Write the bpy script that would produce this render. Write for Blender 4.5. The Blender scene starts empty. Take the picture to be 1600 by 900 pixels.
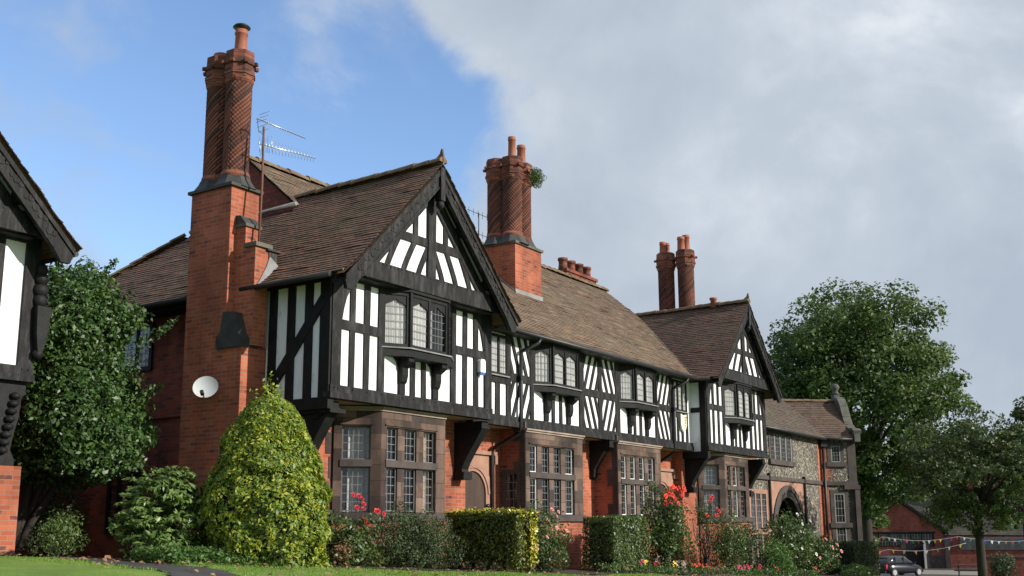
import bpy, math, random
import numpy as np
from mathutils import Vector, Matrix, noise as mnoise
random.seed(7)
RNG = np.random.default_rng(11)
sc = bpy.context.scene
COL = sc.collection
R_ = math.radians

# ------------------------------------------------------------------ materials
def nmat(name):
    m = bpy.data.materials.new(name); m.use_nodes = True
    nt = m.node_tree; nt.nodes.clear()
    out = nt.nodes.new('ShaderNodeOutputMaterial')
    return m, nt, out

def N(nt, t, **kw):
    n = nt.nodes.new(t)
    for k, v in kw.items():
        if k.startswith('i_'):
            n.inputs[k[2:].replace('_', ' ')].default_value = v
        elif k.startswith('n_'):
            n.inputs[int(k[2:])].default_value = v
        else:
            setattr(n, k, v)
    return n

def L(nt, a, ao, b, bi):
    nt.links.new(a.outputs[ao], b.inputs[bi])

def c4(c): return (c[0], c[1], c[2], 1.0)

def ramp(nt, stops, interp='LINEAR'):
    r = nt.nodes.new('ShaderNodeValToRGB')
    e = r.color_ramp.elements
    r.color_ramp.interpolation = interp
    e[0].position = stops[0][0]; e[0].color = c4(stops[0][1])
    e[1].position = stops[1][0]; e[1].color = c4(stops[1][1])
    for p, c in stops[2:]:
        x = e.new(p); x.color = c4(c)
    return r

def mixc(nt, fac, a, b, mode='MIX'):
    m = nt.nodes.new('ShaderNodeMix'); m.data_type = 'RGBA'; m.blend_type = mode
    for sock, v in ((0, fac), (6, a), (7, b)):
        if isinstance(v, (int, float)): m.inputs[sock].default_value = v
        elif isinstance(v, tuple) and not hasattr(v[0], 'outputs'): m.inputs[sock].default_value = c4(v)
        else: nt.links.new(v[0].outputs[v[1]], m.inputs[sock])
    return m

def noise(nt, vec, scale, detail=4, rough=.55, stretch=None):
    n = N(nt, 'ShaderNodeTexNoise'); n.inputs['Scale'].default_value = scale
    n.inputs['Detail'].default_value = detail; n.inputs['Roughness'].default_value = rough
    if stretch:
        mp = N(nt, 'ShaderNodeMapping'); mp.inputs['Scale'].default_value = stretch
        nt.links.new(vec[0].outputs[vec[1]], mp.inputs['Vector']); vec = (mp, 0)
    nt.links.new(vec[0].outputs[vec[1]], n.inputs['Vector'])
    return n

def simple(name, cols, rough=.7, nscale=3., bump=.15, bscale=30., metal=0., spec=.4, stretch=None):
    m, nt, out = nmat(name)
    geo = N(nt, 'ShaderNodeNewGeometry'); g = (geo, 'Position')
    n = noise(nt, g, nscale, 5, .6, stretch)
    k = len(cols)
    st = [(.3 + .4 * i / max(1, k - 1), c) for i, c in enumerate(cols)] if k > 1 else [(0, cols[0]), (1, cols[0])]
    r = ramp(nt, st); L(nt, n, 0, r, 0)
    p = N(nt, 'ShaderNodeBsdfPrincipled'); L(nt, r, 0, p, 'Base Color')
    p.inputs['Roughness'].default_value = rough; p.inputs['Metallic'].default_value = metal
    p.inputs['Specular IOR Level'].default_value = spec
    if bump:
        b = noise(nt, g, bscale, 4, .6, stretch)
        bp = N(nt, 'ShaderNodeBump'); bp.inputs['Strength'].default_value = bump; bp.inputs['Distance'].default_value = .02
        L(nt, b, 0, bp, 'Height'); L(nt, bp, 0, p, 'Normal')
    L(nt, p, 0, out, 0)
    return m

def brickmat(name, c1, c2, c3, mortar, bw=.225, rh=.075, ms=.009, stain=.5, dark=(.05, .03, .03), darkamt=.12):
    m, nt, out = nmat(name)
    uv = N(nt, 'ShaderNodeUVMap')
    geo = N(nt, 'ShaderNodeNewGeometry')
    # a hair of wobble so that the courses are not ruled
    wob = noise(nt, (uv, 0), 2.2, 2)
    ad = N(nt, 'ShaderNodeVectorMath', operation='MULTIPLY_ADD')
    L(nt, wob, 'Color', ad, 0); ad.inputs[1].default_value = (.014, .014, 0); L(nt, uv, 0, ad, 2)
    b = N(nt, 'ShaderNodeTexBrick')
    b.offset = .5
    b.inputs['Scale'].default_value = 1.
    b.inputs['Mortar Size'].default_value = ms
    b.inputs['Mortar Smooth'].default_value = .2
    b.inputs['Brick Width'].default_value = bw
    b.inputs['Row Height'].default_value = rh
    b.inputs['Bias'].default_value = 0
    b.inputs['Color1'].default_value = (0, 0, 0, 1); b.inputs['Color2'].default_value = (1, 1, 1, 1)
    b.inputs['Mortar'].default_value = (.5, .5, .5, 1)
    L(nt, ad, 0, b, 'Vector')
    cr = ramp(nt, [(0., dark), (darkamt, c3), (.45, c1), (1., c2)])
    n1 = noise(nt, (geo, 'Position'), 1.3, 6, .62, (1, 1, .45))
    n3 = noise(nt, (uv, 0), 9., 3)
    mm = N(nt, 'ShaderNodeMath', operation='MULTIPLY_ADD'); L(nt, n3, 0, mm, 0); mm.inputs[1].default_value = .45
    L(nt, b, 'Color', mm, 2)
    mm2 = N(nt, 'ShaderNodeMath', operation='SUBTRACT'); L(nt, mm, 0, mm2, 0); mm2.inputs[1].default_value = .2
    L(nt, mm2, 0, cr, 0)
    mo = mixc(nt, (b, 'Fac'), (cr, 0), mortar)
    sr = ramp(nt, [(.38, (1 - stain,) * 3), (.62, (1.08, 1.08, 1.08))]); L(nt, n1, 0, sr, 0)
    fin = mixc(nt, 1., (mo, 2), (sr, 0), 'MULTIPLY')
    p = N(nt, 'ShaderNodeBsdfPrincipled'); L(nt, fin, 2, p, 'Base Color'); p.inputs['Roughness'].default_value = .88
    p.inputs['Specular IOR Level'].default_value = .25
    inv = N(nt, 'ShaderNodeMath', operation='SUBTRACT'); inv.inputs[0].default_value = 1; L(nt, b, 'Fac', inv, 1)
    ba = N(nt, 'ShaderNodeMath', operation='MULTIPLY_ADD'); L(nt, n3, 0, ba, 0); ba.inputs[1].default_value = .5; L(nt, inv, 0, ba, 2)
    bp = N(nt, 'ShaderNodeBump'); bp.inputs['Strength'].default_value = .5; bp.inputs['Distance'].default_value = .008
    L(nt, ba, 0, bp, 'Height'); L(nt, bp, 0, p, 'Normal')
    L(nt, p, 0, out, 0)
    return m

def tilemat(name, cols, moss, mossamt=.5, lich=(.30, .29, .24)):
    m, nt, out = nmat(name)
    uv = N(nt, 'ShaderNodeUVMap'); geo = N(nt, 'ShaderNodeNewGeometry')
    b = N(nt, 'ShaderNodeTexBrick'); b.offset = .5
    b.inputs['Scale'].default_value = 1.; b.inputs['Mortar Size'].default_value = .005; b.inputs['Mortar Smooth'].default_value = .3
    b.inputs['Brick Width'].default_value = .165; b.inputs['Row Height'].default_value = .1
    b.inputs['Color1'].default_value = (0, 0, 0, 1); b.inputs['Color2'].default_value = (1, 1, 1, 1); b.inputs['Mortar'].default_value = (.5, .5, .5, 1)
    L(nt, uv, 0, b, 'Vector')
    n0 = noise(nt, (geo, 'Position'), .55, 5, .65)
    n2 = noise(nt, (uv, 0), 1.7, 4, .6, (1, 1.8, 1))
    s = N(nt, 'ShaderNodeMath', operation='MULTIPLY_ADD'); L(nt, n2, 0, s, 0); s.inputs[1].default_value = 1.1; L(nt, b, 'Color', s, 2)
    s2 = N(nt, 'ShaderNodeMath', operation='MULTIPLY'); L(nt, s, 0, s2, 0); s2.inputs[1].default_value = .5
    k = len(cols)
    cr = ramp(nt, [(.05 + .8 * i / (k - 1), c) for i, c in enumerate(cols)]); L(nt, s2, 0, cr, 0)
    gap = mixc(nt, (b, 'Fac'), (cr, 0), tuple(x * .35 for x in cols[0]))
    mr = ramp(nt, [(.5, (0, 0, 0)), (.66, (mossamt,) * 3)]); L(nt, n0, 0, mr, 0)
    f1 = mixc(nt, (mr, 0), (gap, 2), moss)
    n4 = noise(nt, (geo, 'Position'), 14., 3, .6)
    lr = ramp(nt, [(.62, (0, 0, 0)), (.72, (.5,) * 3)]); L(nt, n4, 0, lr, 0)
    f2 = mixc(nt, (lr, 0), (f1, 2), lich)
    # dark joints also paint the shadow line at the butt of each course
    p = N(nt, 'ShaderNodeBsdfPrincipled'); L(nt, f2, 2, p, 'Base Color'); p.inputs['Roughness'].default_value = .85
    p.inputs['Specular IOR Level'].default_value = .3
    bp = N(nt, 'ShaderNodeBump'); bp.inputs['Strength'].default_value = .6; bp.inputs['Distance'].default_value = .012
    L(nt, s, 0, bp, 'Height'); L(nt, bp, 0, p, 'Normal'); L(nt, p, 0, out, 0)
    return m

def plastermat(name, base=(.80, .80, .78)):
    m, nt, out = nmat(name)
    geo = N(nt, 'ShaderNodeNewGeometry')
    n = noise(nt, (geo, 'Position'), 2.5, 6, .65, (1, 1, .35))
    r = ramp(nt, [(.33, tuple(x * .86 for x in base)), (.5, base)]); L(nt, n, 0, r, 0)
    n2 = noise(nt, (geo, 'Position'), 5., 6, .7, (1, 1, .5))
    r2 = ramp(nt, [(.60, (1, 1, 1)), (.74, (.42, .42, .40))]); L(nt, n2, 0, r2, 0)
    f = mixc(nt, 1., (r, 0), (r2, 0), 'MULTIPLY')
    p = N(nt, 'ShaderNodeBsdfPrincipled'); L(nt, f, 2, p, 'Base Color'); p.inputs['Roughness'].default_value = .8
    b = noise(nt, (geo, 'Position'), 40., 3)
    bp = N(nt, 'ShaderNodeBump'); bp.inputs['Strength'].default_value = .15; bp.inputs['Distance'].default_value = .01
    L(nt, b, 0, bp, 'Height'); L(nt, bp, 0, p, 'Normal'); L(nt, p, 0, out, 0)
    return m

def lattmat(name, lead=(.22, .22, .22), tint=.8, wx=.08, wy=.05):
    """leaded glass: uv runs 0..columns, 0..rows over one light"""
    m, nt, out = nmat(name)
    uv = N(nt, 'ShaderNodeUVMap'); sep = N(nt, 'ShaderNodeSeparateXYZ'); L(nt, uv, 0, sep, 0)
    def lines(sock, w):
        fr = N(nt, 'ShaderNodeMath', operation='FRACT'); L(nt, sep, sock, fr, 0)
        a = N(nt, 'ShaderNodeMath', operation='SUBTRACT'); L(nt, fr, 0, a, 0); a.inputs[1].default_value = .5
        ab = N(nt, 'ShaderNodeMath', operation='ABSOLUTE'); L(nt, a, 0, ab, 0)
        g = N(nt, 'ShaderNodeMath', operation='GREATER_THAN'); L(nt, ab, 0, g, 0); g.inputs[1].default_value = .5 - w
        return g
    gx = lines('X', wx); gy = lines('Y', wy)
    mx = N(nt, 'ShaderNodeMath', operation='MAXIMUM'); L(nt, gx, 0, mx, 0); L(nt, gy, 0, mx, 1)
    geo = N(nt, 'ShaderNodeNewGeometry')
    n = noise(nt, (geo, 'Position'), 6., 2)
    bp = N(nt, 'ShaderNodeBump'); bp.inputs['Strength'].default_value = .25; bp.inputs['Distance'].default_value = .02; L(nt, n, 0, bp, 'Height')
    tr = N(nt, 'ShaderNodeBsdfTransparent'); tr.inputs[0].default_value = (tint, tint, tint, 1)
    gl = N(nt, 'ShaderNodeBsdfGlossy'); gl.inputs['Roughness'].default_value = .04; L(nt, bp, 0, gl, 'Normal')
    dt = N(nt, 'ShaderNodeVectorMath', operation='DOT_PRODUCT'); L(nt, geo, 'Incoming', dt, 0); L(nt, geo, 'Normal', dt, 1)
    ab_ = N(nt, 'ShaderNodeMath', operation='ABSOLUTE'); L(nt, dt, 'Value', ab_, 0)
    om = N(nt, 'ShaderNodeMath', operation='SUBTRACT'); om.inputs[0].default_value = 1.; L(nt, ab_, 0, om, 1)
    pw_ = N(nt, 'ShaderNodeMath', operation='POWER'); L(nt, om, 0, pw_, 0); pw_.inputs[1].default_value = 5.
    fz = N(nt, 'ShaderNodeMath', operation='MULTIPLY_ADD'); L(nt, pw_, 0, fz, 0); fz.inputs[1].default_value = .93; fz.inputs[2].default_value = .07
    ms = N(nt, 'ShaderNodeMixShader'); L(nt, fz, 0, ms, 0); L(nt, tr, 0, ms, 1); L(nt, gl, 0, ms, 2)
    df = N(nt, 'ShaderNodeBsdfPrincipled'); df.inputs['Base Color'].default_value = c4(lead); df.inputs['Roughness'].default_value = .5
    m2 = N(nt, 'ShaderNodeMixShader'); L(nt, mx, 0, m2, 0); L(nt, ms, 0, m2, 1); L(nt, df, 0, m2, 2)
    L(nt, m2, 0, out, 0)
    return m

def leafmat(name, cols, gloss=.45, trans=.25, clump=1.2, rnd=.6):
    m, nt, out = nmat(name)
    at = N(nt, 'ShaderNodeAttribute'); at.attribute_name = 'rnd'
    geo = N(nt, 'ShaderNodeNewGeometry')
    n = noise(nt, (geo, 'Position'), clump, 3)
    a = N(nt, 'ShaderNodeMath', operation='MULTIPLY'); L(nt, at, 'Fac', a, 0); a.inputs[1].default_value = rnd
    b = N(nt, 'ShaderNodeMath', operation='MULTIPLY_ADD'); L(nt, n, 0, b, 0); b.inputs[1].default_value = 1.6 * (1 - rnd); L(nt, a, 0, b, 2)
    s = N(nt, 'ShaderNodeMath', operation='SUBTRACT'); L(nt, b, 0, s, 0); s.inputs[1].default_value = .3 * (1 - rnd)
    k = len(cols)
    r = ramp(nt, [(i / (k - 1), c) for i, c in enumerate(cols)]); L(nt, s, 0, r, 0)
    p = N(nt, 'ShaderNodeBsdfPrincipled'); L(nt, r, 0, p, 'Base Color'); p.inputs['Roughness'].default_value = gloss
    p.inputs['Specular IOR Level'].default_value = .5
    t = N(nt, 'ShaderNodeBsdfTranslucent'); L(nt, r, 0, t, 0)
    ms = N(nt, 'ShaderNodeMixShader'); ms.inputs[0].default_value = trans; L(nt, p, 0, ms, 1); L(nt, t, 0, ms, 2); L(nt, ms, 0, out, 0)
    return m

def pebblemat(name):
    m, nt, out = nmat(name)
    geo = N(nt, 'ShaderNodeNewGeometry')
    v = N(nt, 'ShaderNodeTexVoronoi'); v.inputs['Scale'].default_value = 17.; L(nt, geo, 'Position', v, 'Vector')
    sp = N(nt, 'ShaderNodeSeparateColor'); L(nt, v, 'Color', sp, 0)
    r = ramp(nt, [(0., (.035, .03, .024)), (.35, (.085, .074, .058)), (.7, (.15, .132, .104)), (1., (.34, .31, .26))]); L(nt, sp, 0, r, 0)
    n = noise(nt, (geo, 'Position'), .9, 4)
    r2 = ramp(nt, [(.35, (.65, .65, .65)), (.6, (1.1, 1.08, 1.03))]); L(nt, n, 0, r2, 0)
    f = mixc(nt, 1., (r, 0), (r2, 0), 'MULTIPLY')
    p = N(nt, 'ShaderNodeBsdfPrincipled'); L(nt, f, 2, p, 'Base Color'); p.inputs['Roughness'].default_value = .85
    bp = N(nt, 'ShaderNodeBump'); bp.inputs['Strength'].default_value = .9; bp.inputs['Distance'].default_value = .03; bp.invert = True
    L(nt, v, 'Distance', bp, 'Height'); L(nt, bp, 0, p, 'Normal'); L(nt, p, 0, out, 0)
    return m

M = {}
M['plaster'] = plastermat('white_plaster', (.72, .72, .735))
M['timber'] = simple('black_timber', [(.006, .006, .006), (.015, .0145, .0145), (.045, .044, .043)], .62, 9., .8, 30., 0., .18, stretch=(1, 1, .25))
M['timberdark'] = simple('black_timber_joinery', [(.007, .007, .007), (.016, .016, .016)], .6, 5., .35, 30., 0., .18)
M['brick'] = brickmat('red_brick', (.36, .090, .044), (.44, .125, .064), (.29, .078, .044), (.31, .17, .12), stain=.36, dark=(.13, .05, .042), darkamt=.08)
M['brickdark'] = brickmat('dark_red_brick', (.24, .056, .031), (.30, .075, .04), (.15, .043, .03), (.15, .09, .07), stain=.4, dark=(.08, .036, .03), darkamt=.1)  # darker copy of the red brick
M['brickfar'] = brickmat('far_red_brick', (.25, .055, .035), (.31, .075, .045), (.18, .045, .03), (.2, .11, .08), stain=.25)
M['shaftbrick'] = brickmat('twisted_brick', (.165, .058, .037), (.24, .085, .052), (.085, .038, .03), (.04, .028, .025), bw=.9, rh=.0894, ms=.016, stain=.35, dark=(.035, .024, .022), darkamt=.2)
M['crownbrick'] = brickmat('moulded_brick', (.22, .07, .044), (.29, .098, .06), (.11, .042, .032), (.12, .07, .055), stain=.5)
M['tile'] = tilemat('clay_tiles', [(.04, .026, .02), (.095, .054, .038), (.16, .084, .052), (.14, .094, .064), (.27, .10, .05)], (.10, .085, .042), .45)
M['tilemid'] = tilemat('weathered_clay_tiles', [(.05, .036, .028), (.11, .074, .05), (.165, .108, .07), (.165, .13, .092), (.28, .13, .066)], (.135, .11, .075), .5)
M['tileold'] = tilemat('grey_brown_clay_tiles', [(.035, .028, .022), (.07, .054, .042), (.10, .078, .058), (.13, .09, .06)], (.09, .085, .05), .55)
M['tilewing'] = tilemat('brown_red_clay_tiles', [(.045, .031, .024), (.085, .058, .044), (.125, .08, .06), (.15, .09, .062)], (.10, .085, .05), .45)
M['tiledark'] = tilemat('dark_clay_tiles', [(.04, .025, .02), (.085, .048, .036), (.12, .065, .047), (.115, .08, .06), (.19, .08, .05)], (.08, .08, .04), .35)
M['tilered'] = tilemat('hung_red_tiles', [(.10, .03, .022), (.17, .045, .03), (.22, .06, .038)], (.1, .05, .03), .3, (.2, .08, .06))
M['slate'] = tilemat('grey_slates', [(.025, .024, .022), (.04, .038, .034), (.06, .056, .046)], (.10, .095, .05), .5)
M['ridge'] = simple('mossy_ridge_tiles', [(.10, .05, .03), (.15, .10, .06), (.17, .15, .09)], .9, 2.5, .3, 25.)
M['terracotta'] = simple('terracotta', [(.24, .075, .045), (.34, .115, .07)], .7, 3., .1, 20.)
M['leaddark'] = simple('dark_cement_flaunching', [(.022, .022, .021), (.05, .05, .046)], .7, 4., .3, 12.)
M['lead'] = simple('grey_lead_flashing', [(.14, .14, .14), (.25, .25, .245)], .6, 4., .2, 12.)
M['coping'] = simple('mossy_stone_coping', [(.055, .056, .045), (.12, .115, .095)], .85, 4., .3, 15.)
M['stone'] = brickmat('red_sandstone', (.125, .08, .062), (.18, .12, .095), (.075, .052, .043), (.07, .05, .042), bw=.52, rh=.29, ms=.007, stain=.6, dark=(.055, .042, .037), darkamt=.3)
M['stonedark'] = simple('sooty_sandstone', [(.036, .03, .028), (.085, .065, .056)], .85, 2.5, .35, 20.)
M['stonewarm'] = simple('warm_sandstone', [(.22, .12, .085), (.36, .20, .14)], .85, 2., .3, 20.)
M['cornice'] = simple('pale_sandstone_moulding', [(.19, .14, .115), (.33, .26, .21)], .85, 2.2, .3, 20.)
M['soffit'] = simple('cream_soffit', [(.30, .26, .19), (.38, .33, .25)], .8, 2., 0)
M['leaded'] = lattmat('leaded_glass', (.17, .17, .17), .8, .055, .036)
M['leadedpale'] = lattmat('leaded_glass_upper', (.10, .10, .10), .84, .06, .042)
M['curtain'] = simple('net_curtain', [(.46, .46, .45), (.66, .66, .64)], .9, 3., 0)
M['curtaincream'] = simple('patterned_curtain', [(.45, .33, .22), (.66, .56, .44)], .9, 7., 0)
M['room'] = simple('unlit_room_black', [(.012, .012, .012), (.02, .019, .018)], .9, 1., 0)  # near-black colour stands for unlit rooms and the hall doorway
M['whitepaint'] = simple('white_paint', [(.62, .62, .6), (.74, .74, .72)], .5, 3., 0)
M['casementgrey'] = simple('grey_casement_iron', [(.09, .09, .09), (.15, .15, .15)], .6, 4., 0)
M['iron'] = simple('black_iron', [(.014, .014, .015), (.028, .028, .028)], .45, 4., .1, 20., .2)
M['rust'] = simple('rusty_mast', [(.10, .045, .03), (.17, .075, .045)], .8, 6., .2, 30.)
M['alu'] = simple('aerial_aluminium', [(.42, .42, .43), (.58, .58, .58)], .35, 4., 0, 1., .8)
M['dish'] = simple('grey_dish_paint', [(.44, .45, .45), (.52, .53, .53)], .5, 2., 0)
M['bluepl'] = simple('blue_plastic', [(.03, .10, .42), (.05, .14, .5)], .4, 2., 0)
M['cream'] = simple('cream_painted_shield', [(.62, .60, .46), (.70, .68, .56)], .6, 6., .2, 20.)
M['gold'] = simple('gilt_lettering', [(.30, .24, .07), (.4, .3, .1)], .5, 6., 0)
M['pebble'] = pebblemat('pebbledash')
M['bark'] = simple('bark', [(.016, .013, .010), (.045, .036, .028)], .9, 3., .6, 14., stretch=(1, 1, .3))
M['twig'] = simple('dark_twigs', [(.016, .015, .01), (.035, .03, .02)], .9, 6., .5, 20.)
M['magnolia'] = leafmat('glossy_laurel_leaves', [(.014, .038, .009), (.036, .08, .018), (.066, .13, .028), (.12, .19, .045)], .46, .25, 1.4)
M['rhodo'] = leafmat('rhododendron_leaves', [(.035, .07, .016), (.085, .15, .032), (.15, .23, .055), (.24, .30, .085)], .42, .25, 1.6)
M['holly'] = leafmat('golden_variegated_leaves', [(.03, .07, .010), (.085, .15, .016), (.17, .25, .022), (.34, .36, .03), (.58, .53, .05)], .5, .3, 3.0, .72)
M['hedgegold'] = leafmat('golden_privet_leaves', [(.022, .042, .008), (.055, .082, .012), (.13, .14, .018), (.38, .34, .03)], .4, .2, 1.6, .6)
M['goldtop'] = leafmat('bright_yellow_leaves', [(.30, .28, .02), (.46, .42, .04), (.55, .48, .06)], .4, .2, 1.5)
M['hedge'] = leafmat('box_hedge_leaves', [(.022, .044, .010), (.05, .088, .018), (.09, .14, .03), (.14, .18, .045)], .45, .2, 1.5)
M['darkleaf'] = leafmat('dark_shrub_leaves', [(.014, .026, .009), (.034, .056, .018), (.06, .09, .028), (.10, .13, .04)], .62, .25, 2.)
M['roseleaf'] = leafmat('rose_leaves', [(.02, .036, .012), (.05, .085, .02), (.08, .13, .03), (.08, .12, .035), (.13, .12, .035)], .45, .25, 2.2, .6)
M['dryleaf'] = leafmat('dry_brown_leaves', [(.12, .06, .03), (.25, .13, .06), (.4, .25, .13)], .6, .2, 3.)
M['ground'] = leafmat('ground_cover_leaves', [(.03, .07, .015), (.06, .13, .025), (.10, .19, .04), (.15, .24, .06)], .45, .3, 2.)
M['lime'] = leafmat('broadleaf_tree_leaves', [(.024, .046, .011), (.055, .10, .019), (.10, .155, .03), (.15, .19, .04)], .6, .35, .9, .45)
M['lime2'] = leafmat('street_tree_leaves', [(.018, .032, .010), (.04, .066, .016), (.075, .105, .024), (.14, .14, .035)], .5, .3, .5, .55)
M['grassblade'] = leafmat('grass_blades', [(.08, .16, .012), (.13, .23, .02), (.19, .30, .03)], .5, .35, .8)
M['soil'] = simple('garden_soil', [(.022, .016, .011), (.05, .036, .025)], .95, 4., .6, 25.)
M['petalred'] = simple('red_petals', [(.38, .008, .015), (.52, .02, .03)], .55, 8., 0)
M['petalorange'] = simple('scarlet_petals', [(.62, .03, .015), (.78, .06, .03)], .55, 8., 0)
M['petalpink'] = simple('pink_petals', [(.62, .22, .22), (.72, .36, .33)], .55, 8., 0)
M['petalmagenta'] = simple('magenta_petals', [(.5, .02, .14), (.6, .05, .2)], .55, 8., 0)
M['petalyellow'] = simple('yellow_petals', [(.7, .5, .03), (.8, .6, .06)], .55, 8., 0)
M['petalwhite'] = simple('white_petals', [(.65, .62, .6), (.75, .72, .68)], .55, 8., 0)
M['asphalt'] = simple('damp_tarmac', [(.032, .031, .031), (.06, .058, .056)], .7, 3., .3, 60.)
M['paving'] = simple('pale_paving', [(.17, .15, .13), (.25, .22, .19)], .85, 2., .2, 30.)
M['carpaint'] = simple('black_car_paint', [(.004, .005, .008), (.007, .008, .012)], .22, 1., 0, 1., 0., .3)
M['carglass'] = simple('car_glass', [(.01, .012, .014), (.02, .022, .025)], .06, 1., 0, 1., 0., .8)
M['rubber'] = simple('tyre_rubber', [(.012, .012, .012), (.02, .02, .02)], .8, 3., 0)
M['rim'] = simple('alloy_rim', [(.35, .35, .36), (.45, .45, .46)], .35, 3., 0, 1., .7)
M['redlens'] = simple('red_lens', [(.45, .02, .02), (.55, .03, .03)], .2, 3., 0)
M['plate'] = simple('yellow_plate', [(.6, .42, .03), (.68, .5, .05)], .5, 3., 0)
M['wood'] = simple('bench_wood', [(.05, .035, .025), (.09, .065, .045)], .8, 4., .3, 20.)
M['door'] = simple('dark_oak_door', [(.03, .018, .012), (.06, .035, .022)], .6, 5., .3, 20., stretch=(1, 1, .2))
for nm, c in (('flagyellow', (.65, .48, .03)), ('flagwhite', (.7, .7, .68)), ('flagblue', (.05, .08, .4)), ('flagred', (.5, .05, .04)), ('flaggreen', (.05, .25, .12)), ('flagorange', (.6, .25, .05))):
    M[nm] = simple('pennant_' + nm[4:], [c, tuple(min(1, x * 1.15) for x in c)], .7, 5., 0)

def lawnmat():
    m, nt, out = nmat('lawn_grass')
    geo = N(nt, 'ShaderNodeNewGeometry')
    n = noise(nt, (geo, 'Position'), .8, 6, .7)
    r = ramp(nt, [(.35, (.085, .15, .014)), (.5, (.12, .21, .018)), (.66, (.17, .25, .03))]); L(nt, n, 0, r, 0)
    n2 = noise(nt, (geo, 'Position'), 40., 3)
    r2 = ramp(nt, [(.35, (.6, .6, .6)), (.6, (1.1, 1.1, 1.1))]); L(nt, n2, 0, r2, 0)
    f = mixc(nt, 1., (r, 0), (r2, 0), 'MULTIPLY')
    p = N(nt, 'ShaderNodeBsdfPrincipled'); L(nt, f, 2, p, 'Base Color'); p.inputs['Roughness'].default_value = .8
    bp = N(nt, 'ShaderNodeBump'); bp.inputs['Strength'].default_value = .6; bp.inputs['Distance'].default_value = .03
    L(nt, n2, 0, bp, 'Height'); L(nt, bp, 0, p, 'Normal'); L(nt, p, 0, out, 0)
    return m
M['lawn'] = lawnmat()

# ------------------------------------------------------------------ object helpers
LOC = {}                      # object name -> world offset of its thing

def thing(name, label, cat, loc, group=None):
    o = bpy.data.objects.new(name, None); o.empty_display_size = .3
    COL.objects.link(o); o.location = loc
    o['label'] = label; o['category'] = cat
    if group: o['group'] = group
    LOC[o.name] = Vector(loc)
    return o

def tag(o, label, cat, group=None):
    o['label'] = label; o['category'] = cat
    if group: o['group'] = group
    return o

class Frame:
    """a vertical wall: u along it, d outwards, z up"""
    def __init__(s, O, U=(1, 0, 0), Nn=None):
        s.O = Vector(O); s.U = Vector(U).normalized()
        s.N = Vector(Nn).normalized() if Nn else Vector((s.U.y, -s.U.x, 0))
    def p(s, u, d, z): return s.O + s.U * u + s.N * d + Vector((0, 0, z))
    def at(s, u, d): return Frame(s.p(u, d, 0), s.U, s.N)

FX = Frame((0, 0, 0), (1, 0, 0))            # world: u = x, d = -y

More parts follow.
